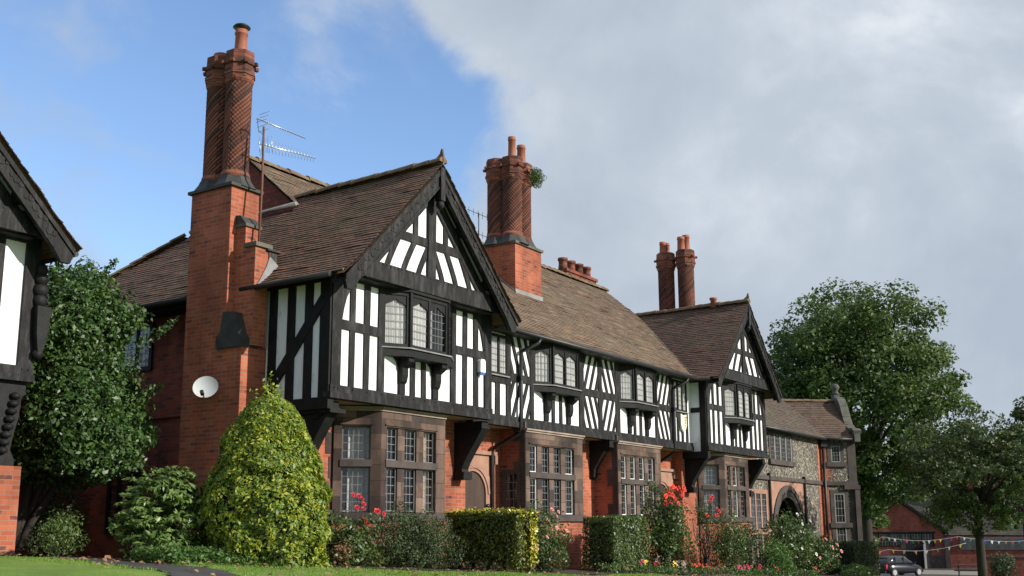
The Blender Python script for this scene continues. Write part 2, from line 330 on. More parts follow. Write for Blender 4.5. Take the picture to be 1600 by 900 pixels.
class MB:
    def __init__(s): s.v = []; s.f = []; s.uv = []; s.sm = []
    def face(s, pts, uv=None, smooth=False):
        b = len(s.v); s.v += [tuple(p) for p in pts]; s.f.append(tuple(range(b, b + len(pts)))); s.uv.append(uv); s.sm.append(smooth)
    def hexa(s, P):
        """8 points: bottom 0-3 (counter-clockwise from above), top 4-7"""
        b = len(s.v); s.v += [tuple(p) for p in P]
        for q in ((3, 2, 1, 0), (4, 5, 6, 7), (0, 1, 5, 4), (1, 2, 6, 5), (2, 3, 7, 6), (3, 0, 4, 7)):
            s.f.append(tuple(b + i for i in q)); s.uv.append(None); s.sm.append(False)
    def box(s, fr, u0, u1, d0, d1, z0, z1, j=0.):
        P = [fr.p(u0, d1, z0), fr.p(u1, d1, z0), fr.p(u1, d0, z0), fr.p(u0, d0, z0),
             fr.p(u0, d1, z1), fr.p(u1, d1, z1), fr.p(u1, d0, z1), fr.p(u0, d0, z1)]
        if j: P = [p + Vector((random.uniform(-j, j), random.uniform(-j, j) * .4, random.uniform(-j, j))) for p in P]
        s.hexa(P)
    def prism(s, fr, poly, d0, d1):
        """polygon in (u,z), counter-clockwise seen from outside, extruded d0..d1"""
        a = sum(poly[i][0] * poly[(i + 1) % len(poly)][1] - poly[(i + 1) % len(poly)][0] * poly[i][1] for i in range(len(poly)))
        if a < 0: poly = poly[::-1]
        n = len(poly); b = len(s.v)
        s.v += [tuple(fr.p(u, d1, z)) for u, z in poly] + [tuple(fr.p(u, d0, z)) for u, z in poly]
        s.f.append(tuple(range(b, b + n))); s.f.append(tuple(range(b + 2 * n - 1, b + n - 1, -1)))
        s.uv += [None, None]; s.sm += [False, False]
        for i in range(n):
            k = (i + 1) % n
            s.f.append((b + i, b + n + i, b + n + k, b + k)); s.uv.append(None); s.sm.append(False)
    def bar(s, fr, p0, p1, w, d0, d1, w1=None, clip=None):
        du, dz = p1[0] - p0[0], p1[1] - p0[1]; l = math.hypot(du, dz); nx, nz = -dz / l, du / l
        w1 = w if w1 is None else w1
        poly = [(p0[0] - nx * w / 2, p0[1] - nz * w / 2), (p1[0] - nx * w1 / 2, p1[1] - nz * w1 / 2),
                (p1[0] + nx * w1 / 2, p1[1] + nz * w1 / 2), (p0[0] + nx * w / 2, p0[1] + nz * w / 2)]
        if clip: poly = clip_poly(poly, clip)
        if len(poly) > 2: s.prism(fr, poly, d0, d1)
    def curve(s, fr, pts, w, d0, d1):
        n = len(pts); Lp = []; Rp = []
        for i in range(n):
            a = pts[max(0, i - 1)]; b = pts[min(n - 1, i + 1)]
            du, dz = b[0] - a[0], b[1] - a[1]; l = math.hypot(du, dz); nx, nz = -dz / l, du / l
            Lp.append((pts[i][0] + nx * w / 2, pts[i][1] + nz * w / 2)); Rp.append((pts[i][0] - nx * w / 2, pts[i][1] - nz * w / 2))
        for i in range(n - 1):
            s.prism(fr, [Rp[i], Rp[i + 1], Lp[i + 1], Lp[i]], d0, d1)
    def tube(s, pts, r, seg=8, r1=None):
        pts = [Vector(p) for p in pts]; n = len(pts); rings = []
        for i, p in enumerate(pts):
            t = (pts[min(n - 1, i + 1)] - pts[max(0, i - 1)]).normalized()
            a = t.cross(Vector((0, 0, 1)))
            if a.length < .05: a = t.cross(Vector((1, 0, 0)))
            a.normalize(); b = t.cross(a)
            rr = r if r1 is None else r + (r1 - r) * i / max(1, n - 1)
            base = len(s.v)
            for k in range(seg):
                an = 2 * math.pi * k / seg
                s.v.append(tuple(p + a * (rr * math.cos(an)) + b * (rr * math.sin(an))))
            rings.append(base)
        for i in range(n - 1):
            for k in range(seg):
                k2 = (k + 1) % seg
                s.f.append((rings[i] + k, rings[i] + k2, rings[i + 1] + k2, rings[i + 1] + k)); s.uv.append(None); s.sm.append(True)
        s.f.append(tuple(rings[0] + k for k in range(seg))[::-1]); s.f.append(tuple(rings[-1] + k for k in range(seg)))
        s.uv += [None, None]; s.sm += [False, False]
    def lathe(s, x, y, prof, seg=24, rot=0., fn=None, smooth=True, uvs=True, skew=0.):
        """prof: (r, z) bottom to top; fn(theta, z, r) -> r"""
        rows = []
        for r, z in prof:
            b = len(s.v)
            for k in range(seg):
                th = 2 * math.pi * k / seg + rot
                rr = fn(th, z, r) if fn else r
                s.v.append((x + rr * math.cos(th), y + rr * math.sin(th), z))
            rows.append(b)
        for i in range(len(prof) - 1):
            for k in range(seg):
                k2 = (k + 1) % seg
                s.f.append((rows[i] + k, rows[i] + k2, rows[i + 1] + k2, rows[i + 1] + k)); s.sm.append(smooth)
                R0 = max(prof[i][0], .05); c = 2 * math.pi * R0 / seg
                ka, kb = k * c, (k + 1) * c; za, zb = prof[i][1], prof[i + 1][1]
                s.uv.append([(ka, za - skew * ka), (kb, za - skew * kb), (kb, zb - skew * kb), (ka, zb - skew * ka)] if uvs else None)
        s.f.append(tuple(rows[0] + k for k in range(seg))[::-1]); s.f.append(tuple(rows[-1] + k for k in range(seg)))
        s.uv += [None, None]; s.sm += [False, False]
    def build(s, name, mat, parent=None, origin=None, mats=None):
        off = Vector((0, 0, 0))
        if parent is not None: off = LOC[parent.name]
        elif origin is not None: off = Vector(origin)
        me = bpy.data.meshes.new(name)
        V = np.array(s.v, dtype=float) - np.array(off)
        me.from_pydata(V.tolist(), [], s.f)
        uvl = me.uv_layers.new(name='UVMap')
        W = np.array(s.v, dtype=float)
        co = np.empty((len(me.loops), 2))
        for pi, poly in enumerate(me.polygons):
            u = s.uv[pi]
            ls = poly.loop_start
            if u is not None:
                for k, q in enumerate(u): co[ls + k] = q
            else:
                n = poly.normal
                ids = s.f[pi]
                if abs(n.z) > .92:
                    for k, i in enumerate(ids): co[ls + k] = (W[i][0], W[i][1])
                else:
                    h = math.hypot(n.x, n.y); tx, ty = -n.y / h, n.x / h
                    for k, i in enumerate(ids): co[ls + k] = (W[i][0] * tx + W[i][1] * ty, W[i][2] / max(.3, h))
        uvl.data.foreach_set('uv', co.ravel())
        me.polygons.foreach_set('use_smooth', s.sm)
        me.materials.append(M[mat] if isinstance(mat, str) else mat)
        me.update()
        o = bpy.data.objects.new(name, me); COL.objects.link(o)
        LOC[o.name] = off
        if parent is not None: o.parent = parent
        else: o.location = off
        return o

def clip_poly(poly, rect):
    u0, u1, z0, z1 = rect
    for ax, val, sgn in ((0, u0, 1), (0, u1, -1), (1, z0, 1), (1, z1, -1)):
        out = []
        for i in range(len(poly)):
            a, b = poly[i], poly[(i + 1) % len(poly)]
            ia = (a[ax] - val) * sgn >= 0; ib = (b[ax] - val) * sgn >= 0
            if ia: out.append(a)
            if ia != ib:
                t = (val - a[ax]) / (b[ax] - a[ax]); out.append((a[0] + t * (b[0] - a[0]), a[1] + t * (b[1] - a[1])))
        poly = out
        if len(poly) < 3: return []
    return poly

# ------------------------------------------------------------------ roofs
def slope(parent, name, mat, O, U, W, prof, uf, g=.1, th=.014, uv0=0.):
    """tiled slope laid course by course. O: eave line origin, U along the eave, W horizontally up-slope,
    prof [(h,z)], uf(h) -> (u0,u1)"""
    O = Vector(O); U = Vector(U).normalized(); W = Vector(W).normalized()
    mb = MB()
    seg = []; S = 0.
    for (h0, z0), (h1, z1) in zip(prof, prof[1:]):
        l = math.hypot(h1 - h0, z1 - z0); seg.append((S, S + l, h0, z0, h1, z1)); S += l
    def hz(s):
        for a, b, h0, z0, h1, z1 in seg:
            if s <= b + 1e-6:
                t = (s - a) / (b - a); return h0 + t * (h1 - h0), z0 + t * (z1 - z0), (h1 - h0) / (b - a), (z1 - z0) / (b - a)
        t = 1.; a, b, h0, z0, h1, z1 = seg[-1]
        return h1, z1, (h1 - h0) / (b - a), (z1 - z0) / (b - a)
    def pt(u, s, lift):
        h, z, ch, cz = hz(max(0, min(S, s)))
        jj = .010 * mnoise.noise(Vector((u * 1.6 + O.x, s * 2.3, O.y))) + .055 * mnoise.noise(Vector((u * .35, s * .4, O.x + 3.))) + (.012 if mnoise.noise(Vector((u * 5., s * 9., O.y + 7.))) > .38 else 0.)
        n = W * (-cz) + Vector((0, 0, ch))
        return O + U * u + W * h + Vector((0, 0, z - O.z)) + n * (lift + jj)
    nc = int(math.ceil(S / g))
    for i in range(nc):
        s0 = i * g; s1 = min(S, s0 + g + .02)
        h = hz(min(S, s0 + g * .5))[0]
        r = uf(h)
        if r is None or r[1] - r[0] < .06: continue
        a, b = r
        e0 = random.uniform(-.012, .012); e1 = random.uniform(-.012, .012)
        n = max(1, int((b - a) / .33))
        us = [a + e0 + (b - a + e1 - e0) * k / n for k in range(n + 1)]
        lo = [pt(u, s0, th + random.uniform(0, .006)) for u in us]; hi = [pt(u, s1, .003) for u in us]; bt = [pt(u, s0, -.012) for u in us]
        flip = U.cross(W).z < 0
        for k in range(n):
            q = [lo[k], lo[k + 1], hi[k + 1], hi[k]]; uv = [(us[k] + uv0, s0 + .003), (us[k + 1] + uv0, s0 + .003), (us[k + 1] + uv0, s0 + .098), (us[k] + uv0, s0 + .098)]
            q2 = [bt[k], bt[k + 1], lo[k + 1], lo[k]]; uv2 = [(us[k] + uv0, s0), (us[k + 1] + uv0, s0), (us[k + 1] + uv0, s0 + .004), (us[k] + uv0, s0 + .004)]
            if flip: q, uv, q2, uv2 = q[::-1], uv[::-1], q2[::-1], uv2[::-1]
            mb.face(q, uv); mb.face(q2, uv2)
        for k in (0, n):                             # verge edges
            q = [bt[k], lo[k], hi[k]]
            mb.face(q, [(us[k], s0)] * 3)
        # boards below the tiles
        mb.face([pt(a, s1, -.05), pt(b, s1, -.05), pt(b, s0, -.05), pt(a, s0, -.05)] if not flip else [pt(a, s0, -.05), pt(b, s0, -.05), pt(b, s1, -.05), pt(a, s1, -.05)])
    return mb.build(name, mat, parent)

def ridge(parent, p0, p1, r=.10, tile=.32, mat='ridge', name='ridge_tiles'):
    p0 = Vector(p0); p1 = Vector(p1); d = p1 - p0; l = d.length; d.normalize()
    side = d.cross(Vector((0, 0, 1))).normalized(); up = side.cross(d)
    mb = MB(); n = max(1, int(l / tile))
    for i in range(n):
        a = p0 + d * (l * i / n - .02); b = p0 + d * (l * (i + 1) / n + .02)
        dz = random.uniform(-.008, .012); rr = r * random.uniform(.95, 1.08)
        A = []; B = []
        for k in range(9):
            th = math.pi * (k / 8.) * 1.1 - .05 * math.pi
            off = side * (math.cos(th) * rr * 1.25) + up * (math.sin(th) * rr + dz)
            A.append(a + off + up * .012); B.append(b + off - up * .006)
        for k in range(8): mb.face([A[k], B[k], B[k + 1], A[k + 1]], None, True)
        mb.face(A); mb.face(B[::-1])
    return mb.build(name, mat, parent)

# ------------------------------------------------------------------ windows
def pane(fr, parent, u0, u1, z0, z1, d, cols, rows, mat='leaded', top=None):
    mb = MB()
    if top:                                                  # ogee-headed light
        pts = [(u0, z0), (u1, z0)] + [(u0 + (u1 - u0) * a, z1 - (1 - b) * top) for a, b in ((1, 0), (.95, .35), (.8, .55), (.62, .72), (.5, 1), (.38, .72), (.2, .55), (.05, .35), (0, 0))]
    else: pts = [(u0, z0), (u1, z0), (u1, z1), (u0, z1)]
    mb.face([fr.p(u, d, z) for u, z in pts], [((u - u0) / (u1 - u0) * cols, (z - z0) / (z1 - z0) * rows) for u, z in pts])
    return mb.build('pane', mat, parent)

def curtain(fr, parent, u0, u1, z0, z1, d, mat='curtain', folds=11., amp=.025, name='curtain'):
    mb = MB(); n = max(6, int((u1 - u0) * 40)); ph = random.uniform(0, 6)
    P = []
    for i in range(n + 1):
        u = u0 + (u1 - u0) * i / n
        P.append((u, d - amp + amp * math.sin(u * folds * 2 * math.pi / .8 + ph + 1.3 * math.sin(u * 7)) * .9))
    for (a, da), (b, db) in zip(P, P[1:]):
        mb.face([fr.p(a, da, z0), fr.p(b, db, z0), fr.p(b, db * .8 + d * .2, z1), fr.p(a, da * .8 + d * .2, z1)], None, True)
    return mb.build(name, mat, parent)

def ogee_head(mb, fr, u0, u1, zs, zt, ztop, d0, d1):
    """dark tracery above an ogee light: fills between the curve and ztop"""
    w = u1 - u0
    cv = [(0, 0), (.05, .35), (.2, .55), (.38, .72), (.5, 1), (.62, .72), (.8, .55), (.95, .35), (1, 0)]
    pts = [(u0 + w * a, zs + (zt - zs) * b) for a, b in cv]
    for (ua, za), (ub, zb) in zip(pts, pts[1:]):
        mb.prism(fr, [(ua, za), (ub, zb), (ub, ztop), (ua, ztop)], d0, d1)

def frame_rect(mb, fr, u0, u1, z0, z1, w, d0, d1):
    mb.box(fr, u0, u0 + w, d0, d1, z0, z1); mb.box(fr, u1 - w, u1, d0, d1, z0, z1)
    mb.box(fr, u0 + w, u1 - w, d0, d1, z0, z0 + w); mb.box(fr, u0 + w, u1 - w, d0, d1, z1 - w, z1)

def oriel(house, fr, uc, hw_wall, hw_front, dep, z0, z1, plast, fancy=True, curt='full', studs=True, zb=2.48):
    """canted timber oriel on brackets, wall plane at d=0; z0 = sill top, z1 = head"""
    mb = MB()
    side = []
    c = uc
    cant = math.hypot(hw_wall - hw_front, dep)
    U = fr.U; Nn = fr.N
    Lf = Frame(fr.p(c - hw_wall, 0, 0), U * (hw_wall - hw_front) + Nn * dep)
    Ff = Frame(fr.p(c - hw_front, dep, 0), U)
    Rf = Frame(fr.p(c + hw_front, dep, 0), U * (hw_wall - hw_front) - Nn * dep)
    lights = []
    for f, w, n in ((Lf, cant, 1), (Ff, 2 * hw_front, 2), (Rf, cant, 1)):
        e = .07
        frame_rect(mb, f, 0, w, z0, z1, e, -.06, .02)
        mb.box(f, -.035, .035, -.05, .045, z0, z1 + .02)
        lw = (w - 2 * e - (n - 1) * .06) / n
        for k in range(n):
            a = e + k * (lw + .06)
            if k: mb.box(f, a - .06, a, -.06, .02, z0 + e, z1 - e)
            zs = z1 - e - .24
            if fancy: ogee_head(mb, f, a, a + lw, zs, zs + .17, z1 - e, -.05, .0)
            lights.append((f, a, a + lw, z0 + e, zs + .17 if fancy else z1 - e, .17 if fancy else None))
    # cornice above and deep moulded sill below
    def ring(zA, zB, g):
        P = [fr.p(c - hw_wall - g * .8, 0, 0), fr.p(c - hw_front - g * .5, dep + g, 0), fr.p(c + hw_front + g * .5, dep + g, 0), fr.p(c + hw_wall + g * .8, 0, 0)]
        mb.hexa([p + Vector((0, 0, zA)) for p in (P[0], P[1], P[2], P[3])] + [p + Vector((0, 0, zB)) for p in (P[0], P[1], P[2], P[3])])
    ring(z1, z1 + .06, .06); ring(z0 - .17, z0 - .025, .05)
    o = mb.build('oriel_window', 'timberdark', house)
    ms = MB(); mb = ms; ring(z0 - .025, z0, .09)
    ms.build('sill', 'lead', o)
    for i, (f, a, b, za, zb_, t) in enumerate(lights):
        wd = b - a
        pane(f, o, a, b, za, zb_, -.02, max(2, round(wd / .10)), max(4, round((zb_ - za) / .15)), 'leadedpale', t)
    # room side: curtains hang just inside the glass, a near-black panel behind for the unlit room
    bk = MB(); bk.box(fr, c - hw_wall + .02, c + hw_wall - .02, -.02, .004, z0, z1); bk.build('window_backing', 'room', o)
    for f, w, n in ((Lf, cant, 1), (Ff, 2 * hw_front, 2), (Rf, cant, 1)):
        if curt == 'full': curtain(f, o, .06, w - .06, z0 + .02, z1 - .05, -.035, 'curtain', 9, .008)
        elif curt == 'left' and n == 2: curtain(f, o, .06, w * .62, z0 + .02, z1 - .05, -.035, 'curtain', 9, .008)
        elif curt == 'left' and f is Lf: curtain(f, o, .06, w - .06, z0 + .02, z1 - .05, -.035, 'curtain', 9, .008)
    # brackets under the sill
    for s in (-1, 1):
        b = MB(); ub = c + s * .52
        bf = Frame(fr.p(ub - .075, 0, 0), fr.N, fr.U * -1)
        pts = [(.03, z0 - .17), (dep, z0 - .17), (dep, z0 - .25), (dep * .8, z0 - .30), (dep * .45, z0 - .36), (.12, z0 - .5), (.09, z0 - .62), (.05, z0 - .66), (.05, zb + .02), (.03, zb + .02)]
        b.prism(Frame(fr.p(ub - .085, 0, 0), fr.N, fr.U), [(u, z) for u, z in pts], 0, .17)
        # curved shoulders against the panel
        for q in (-1, 1):
            cp = [(ub + q * .085, z0 - .17), (ub + q * .24, z0 - .17), (ub + q * .15, z0 - .24), (ub + q * .105, z0 - .36), (ub + q * .085, z0 - .5)]
            b.prism(fr, cp, 0., .035)
        b.build('bracket', 'timberdark', o)
    return o

def stone_window_face(fr, mb, glz, w, lights, parts):
    """stone grid: lights [(u0,u1)], two tiers"""
    us = [0.] + [x for l in lights for x in l] + [w]
    for i in range(0, len(us), 2):                          # piers and mullions
        a, b = us[i], us[i + 1]
        inner = 0 < i < len(us) - 2
        mb.box(fr, a, b, -.16, -.03 if inner else 0., .28, 1.87)
    for u0, u1 in lights:
        glz.append((fr, u0, u1))
    parts['transom'].box(fr, lights[0][0] - .03, lights[-1][1] + .03, -.14, .02, 1.12, 1.25)

def bay_common(house, faces, apron, parts_name='bay_window', curt=None, zbase=-1.6, sides=True):
    """faces: list of (frame, width, lights). Builds stone dressing, sill, cornice, panes, curtains"""
    mb = MB(); tr = MB(); sl = MB(); co = MB(); ap = MB(); glz = []
    for fr, w, lights in faces:
        if lights is None:
            continue
        stone_window_face(fr, mb, glz, w, lights, {'transom': tr})
        mb.box(fr, 0, w, -.16, 0., 1.87, 2.16)
        mb.box(fr, lights[0][0] - .05, lights[-1][1] + .05, -.10, .025, 1.895, 1.925)   # label mould
        sl.box(fr, -.02, w + .02, -.2, .06, .13, .28)
        co.box(fr, -.01, w + .01, -.1, .03, 2.155, 2.2); co.box(fr, -.03, w + .03, -.1, .065, 2.2, 2.235)
        ap.box(fr, 0, w, -.2, -.005, zbase, .13)
    o = mb.build(parts_name, 'stone', house)
    tr.build('transom', 'stonedark', o); sl.build('sill', 'stonedark', o); co.build('cornice', 'cornice', o)
    ap.build('brick_apron', 'brick', o)
    for i, (fr, u0, u1) in enumerate(glz):
        cols = max(2, round((u1 - u0) / .115))
        for z0, z1, rows in ((.3, 1.12, 5), (1.25, 1.87, 4)):
            f = MB(); frame_rect(f, fr, u0, u1, z0, z1, .025, -.1, -.065)
            fo = f.build('casement', 'whitepaint' if curt and curt[i % len(curt)] in 'wW' else 'casementgrey', o)
            pane(fr, o, u0 + .02, u1 - .02, z0 + .02, z1 - .02, -.085, cols, rows, 'leaded')
        k = curt[i % len(curt)] if curt else '-'
        if k in 'cw': curtain(fr, o, u0, u1, .29, 1.86, -.19, 'curtain', 12, .03)
        elif k in 'W': curtain(fr, o, u0, u0 + (u1 - u0) * .55, .29, 1.86, -.19, 'curtain', 12, .03)
        elif k == 'r': curtain(fr, o, u0 + (u1 - u0) * .3, u1 + .05, .29, 1.86, -.19, 'curtaincream', 9, .03)
        elif k == 'h': curtain(fr, o, u0, u0 + (u1 - u0) * .45, .29, 1.86, -.19, 'curtaincream', 12, .03)
    return o

def corner_bracket(house, x, yw, yf, w=.22, carved=False, name='jetty_bracket'):
    """big curved timber bracket carrying the jetty; wall at y=yw, jetty front at y=yf"""
    b = MB(); f = Frame((x - w / 2, 0, 0), (0, 1, 0), (1, 0, 0))
    k = yw - yf
    pts = [(yw + .02, 2.22), (yf + .05, 2.22), (yf + .05, 2.05), (yf + .22 * k, 1.86), (yf + .46 * k, 1.60), (yf + .66 * k, 1.36), (yf + .74 * k, 1.22), (yf + .70 * k, 1.12), (yf + .78 * k, 1.03), (yw + .02, 1.0)]
    b.prism(f, pts, 0, w)
    for i in range(4):                                     # stepped mouldings at the top
        b.box(FX, x - w / 2 - .03, x + w / 2 + .03, -(yf + .10 + .09 * i + .10), -(yf + .03 + .09 * i), 2.06 - .05 * i, 2.10 - .05 * i)
    b.box(FX, x - w / 2 - .03, x + w / 2 + .03, -(yw + .02), -(yf + .64 * k), 1.0, 1.16)
    if carved:
        for i in range(9):
            t = i / 8.; y = yf + .08 + t * (k * .62); z = 1.98 - t * .85
            r = .09 + .03 * math.sin(i * 2.1)
            sph = [(r * math.cos(a), z + r * math.sin(a)) for a in (-1.3, -.7, 0, .7, 1.3)]
            b.lathe(x + .02 * math.sin(i * 1.7), y, sph, 10)
    return b.build(name, 'timberdark', house)

# ------------------------------------------------------------------ chimneys
def shaft(stack, x, y, z0, z1, R=.25, twist=3.7, starts=19, rot=0., pots=((0, 0, .55),), cap_on=None, potr=.105):
    mb = MB(); n = int((z1 - .62 - z0 - .34) / .045)
    zz0 = z0 + .34; zz1 = z1 - .62
    prof = [(R, zz0 + (zz1 - zz0) * i / n) for i in range(n + 1)]
    def fn(th, z, r):
        q = (starts * (th - (z - zz0) * twist) / (2 * math.pi)) % 1.
        return r * (.935 + .085 * (1 - abs(2 * q - 1)))
    mb.lathe(x, y, prof, 120, rot, fn, False, True, 1. / (twist * R))
    so = mb.build('shaft', 'shaftbrick', stack)
    b = MB()
    b.lathe(x, y, [(R * 1.10, zz0 - .14), (R * 1.10, zz0 - .04), (R * 1.02, zz0 + .02)], 24, 0, None, True)
    b.lathe(x, y, [(R * 1.02, zz1 - .02), (R * 1.1, zz1 + .03), (R * 1.1, zz1 + .07)], 16, .2, None, False)
    b.lathe(x, y, [(R * 1.16, zz1 + .07), (R * 1.16, zz1 + .13)], 8, .39, None, False)
    b.lathe(x, y, [(R * 1.25, zz1 + .13), (R * 1.25, zz1 + .19)], 8, .39, None, False)
    b.lathe(x, y, [(R * 1.17, zz1 + .19), (R * 1.17, zz1 + .34)], 8, .39, None, False)
    b.lathe(x, y, [(R * 1.30, zz1 + .34), (R * 1.30, zz1 + .41)], 8, .39, None, False)
    b.lathe(x, y, [(R * 1.16, zz1 + .41), (R * 1.13, zz1 + .62)], 8, .39, None, False)
    for k in range(8):                                       # little corner bosses on the crown
        th = .39 + k * math.pi / 4
        b.box(Frame((x, y, 0), (math.cos(th), math.sin(th), 0)), R * 1.2, R * 1.46, -.035, .035, zz1 + .335, zz1 + .40)
    b.build('crown', 'crownbrick', stack)
    f = MB()
    f.lathe(x, y, [(R * 1.75, z0 + .0), (R * 1.55, z0 + .07), (R * 1.32, z0 + .16), (R * 1.2, z0 + .24)], 8, .39, None, False)
    f.build('flaunching', 'leaddark', stack)
    for px, py, ph in pots:
        p = MB(); r = potr
        p.lathe(x + px, y + py, [(r * 1.12, z1 - .02), (r * 1.05, z1 + .06), (r * .95, z1 + ph - .1), (r * 1.1, z1 + ph - .09), (r * 1.1, z1 + ph - .06), (r * .95, z1 + ph - .05), (r * 1.05, z1 + ph)], 18)
        po = p.build('pot', 'terracotta', stack)
        if cap_on:
            c = MB(); c.lathe(x + px, y + py, [(r * .5, z1 + ph), (r * .5, z1 + ph + .05), (r * 1.45, z1 + ph + .06), (r * 1.2, z1 + ph + .1), (r * .3, z1 + ph + .12)], 18)
            c.build('cowl', 'iron', stack)

# ------------------------------------------------------------------ the gabled cottage front
def studs_white(mb, fr, xs, z0, z1, d1=.03, j=.013):
    for a, b in xs: mb.box(fr, a, b, -.02, d1, z0, z1, j)

def diag(mb, fr, u0, u1, z0, z1, dirn, n_off=0., step=.29, w=.098, lean=.40, d1=.028):
    rect = (u0, u1, z0, z1); h = z1 - z0; dx = lean * h
    k = -12
    while k < 14:
        c = u0 + n_off + k * step
        a = (c, z0); b = (c + dx * dirn, z1)
        ext = lambda p, q, t: (p[0] + (q[0] - p[0]) * t, p[1] + (q[1] - p[1]) * t)
        mb.bar(fr, ext(a, b, -.2), ext(a, b, 1.2), w, -.02, d1, None, rect)
        k += 1

def gable_cottage(C, Yf, label, gzb, yback_l, yback_r, rails=True, bay=True, bay_curt='c--r', oriel_curt='left', tilem='tile',
                  left_side=None, wall_x=(-2.2, 2.65), vl=None, vr=None, carved=False, ridge_end=None, oriel_on=True):
    house = thing('gabled_cottage', label, 'house', (C, Yf + 2, gzb), 'timber framed cottages of the terrace')
    fr = Frame((C, Yf, 0), (1, 0, 0))
    yw = Yf + .78
    # plaster
    p = MB(); p.box(fr, -2.44, 2.44, -.16, 0, 2.31, 4.62)
    p.prism(fr.at(0, .28), [(-2.35, 4.7), (2.35, 4.7), (0, 6.95)], -.1, 0)
    p.build('plaster_panel', 'plaster', house)
    # timbers
    t = MB()
    for s in (-1, 1):
        t.box(fr, *sorted((s * 2.47, s * 2.23)), -.1, .045, 2.48, 4.56, .004)
        t.box(fr, *sorted((s * 1.21, s * 1.04)), -.02, .035, 2.48, 4.56, .004)
        if rails:
            studs_white(t, fr, [tuple(sorted((s * 2.0, s * 1.85))), tuple(sorted((s * 1.60, s * 1.46)))], 2.47, 4.45)
            t.box(fr, *sorted((s * 2.24, s * 1.2)), -.02, .036, 3.52, 3.69, .004)
        else:
            studs_white(t, fr, [tuple(sorted((s * 1.88, s * 1.62)))], 2.47, 4.45)
        # curved brace at the head of the corner post
        cp = [(s * 2.24, 4.56), (s * 1.78, 4.56), (s * 1.84, 4.42), (s * 1.98, 4.30), (s * 2.09, 4.12), (s * 2.16, 3.9), (s * 2.2, 3.7), (s * 2.24, 3.6)]
        if rails: t.prism(fr, cp, 0, .03)
    t.box(fr, -2.3, 2.3, -.02, .05, 4.44, 4.58, .004)
    if oriel_on:
        studs_white(t, fr, [(-.25, -.11), (.10, .24)], 2.47, 3.2)
        t.box(fr, -.61, -.43, 0, .03, 2.47, 3.2); t.box(fr, .43, .61, 0, .03, 2.47, 3.2)
    # pediment
    g = fr.at(0, .28)
    t.box(g, -.12, .12, -.02, .06, 4.84, 6.55, .004)
    t.box(g, -1.02, 1.02, -.02, .035, 5.44, 5.61, .004)
    for s in (-1, 1):
        t.box(g, *sorted((s * .41, s * .55)), -.02, .03, 5.6, 6.15, .004)
        for x0 in (1.32, .84, .39):
            pts = []
            for i in range(8):
                q = i / 7.; pts.append((s * (x0 - .34 * (q ** 1.3) - .012 * math.sin(q * math.pi)), 4.82 + .66 * q))
            t.curve(g, pts, .125, -.02, .03)
        t.prism(g, [(s * 2.25, 4.5), (0, 6.82), (0, 6.42), (s * 1.9, 4.5)], -.02, .04)
    t.build('timber_frame', 'timber', house)
    tb = MB(); tb.prism(g, [(-2.4, 4.50), (2.4, 4.50), (2.08, 4.84), (-2.08, 4.84)], -.06, .075)
    tb.box(g, -2.2, 2.2, -.28, -.02, 4.47, 4.51)
    for i in range(30):                                       # peg heads along the tie beam and collar
        x = -1.6 + 3.2 * i / 29. + random.uniform(-.02, .02)
        tb.box(g, x - .013, x + .013, .07, .088, 4.80, 4.825)
    tb.build('tie_beam', 'timber', house)
    jb = MB(); jb.box(fr, -2.5, 2.49, -.12, .055, 2.36, 2.49, .003); jb.box(fr, -2.52, 2.5, -.12, .085, 2.25, 2.36, .003)
    for xs in (-2.4, -2.3, -1.92, -1.53, -1.12, -.52, -.18, .17, .52, 1.12, 1.53, 1.92, 2.3, 2.4):
        for dz in (2.44,):
            jb.box(fr, xs - .014, xs + .014, .05, .07, dz - .013, dz + .013)
    jb.build('jetty_beam', 'timber', house)
    sf = MB(); sf.box(fr, -2.3, 2.3, -.8, -.12, 2.262, 2.30); sf.build('soffit', 'soffit', house)
    # bargeboards and their soffits
    for s in (-1, 1):
        b = MB(); bf = fr.at(0, .50)
        b.prism(bf, [(0, 7.02), (s * 2.6, 4.36), (s * 2.72, 4.30), (s * 2.66, 4.12), (s * 2.5, 4.12), (s * 2.36, 4.32), (s * .02, 6.70)], -.03, .05)
        b.prism(bf, [(0, 7.06), (s * 2.72, 4.36), (s * 2.72, 4.26), (0, 6.95)], .05, .08)
        b.prism(bf, [(0, 6.74), (s * 2.3, 4.40), (s * 2.3, 4.37), (0, 6.69)], .05, .065)
        # carved scroll relief
        for i in range(26):
            q = (i + .5) / 26.; u = s * (.15 + 2.25 * q); z = 6.83 - 2.33 * q * 1.0 - .02
            r = .055 + .012 * math.sin(i * 1.9)
            pts = [(u + r * math.cos(a), z - .05 * math.sin(i * 2.4) + r * math.sin(a)) for a in [k * math.pi / 3 for k in range(6)]]
            b.prism(bf, pts, .05, .062)
        b.build('bargeboard', 'timber', house)
        u = MB()
        for q0, q1 in ((0, .5), (.5, 1.)):
            pass
        u.prism(fr, [(s * .0, 7.0), (s * 2.75, 4.28), (s * 2.75, 4.22), (0, 6.93)], .25, .47)
        for zz, xx in ((6.0, .82), (5.05, 1.75)):
            u.box(fr, *sorted((s * (xx + .0), s * (xx + .17))), .2, .47, zz - .12, zz + .05)
        u.build('barge_soffit', 'timberdark', house)
    fp = MB(); fp.box(fr.at(0, .5), -.07, .07, -.06, .1, 6.38, 7.06)
    fp.lathe(C, Yf - .52, [(.02, 6.2), (.075, 6.26), (.085, 6.32), (.06, 6.38)], 12)
    fp.build('pendant', 'timber', house)
    # roof
    prof = [(0, 4.40), (.22, 4.57), (.5, 4.82), (1.0, 5.33), (2.83, 7.17)]
    y0 = Yf - .60
    lu = vl or (lambda h: (y0, yback_l)); ru = vr or (lambda h: (y0, yback_r))
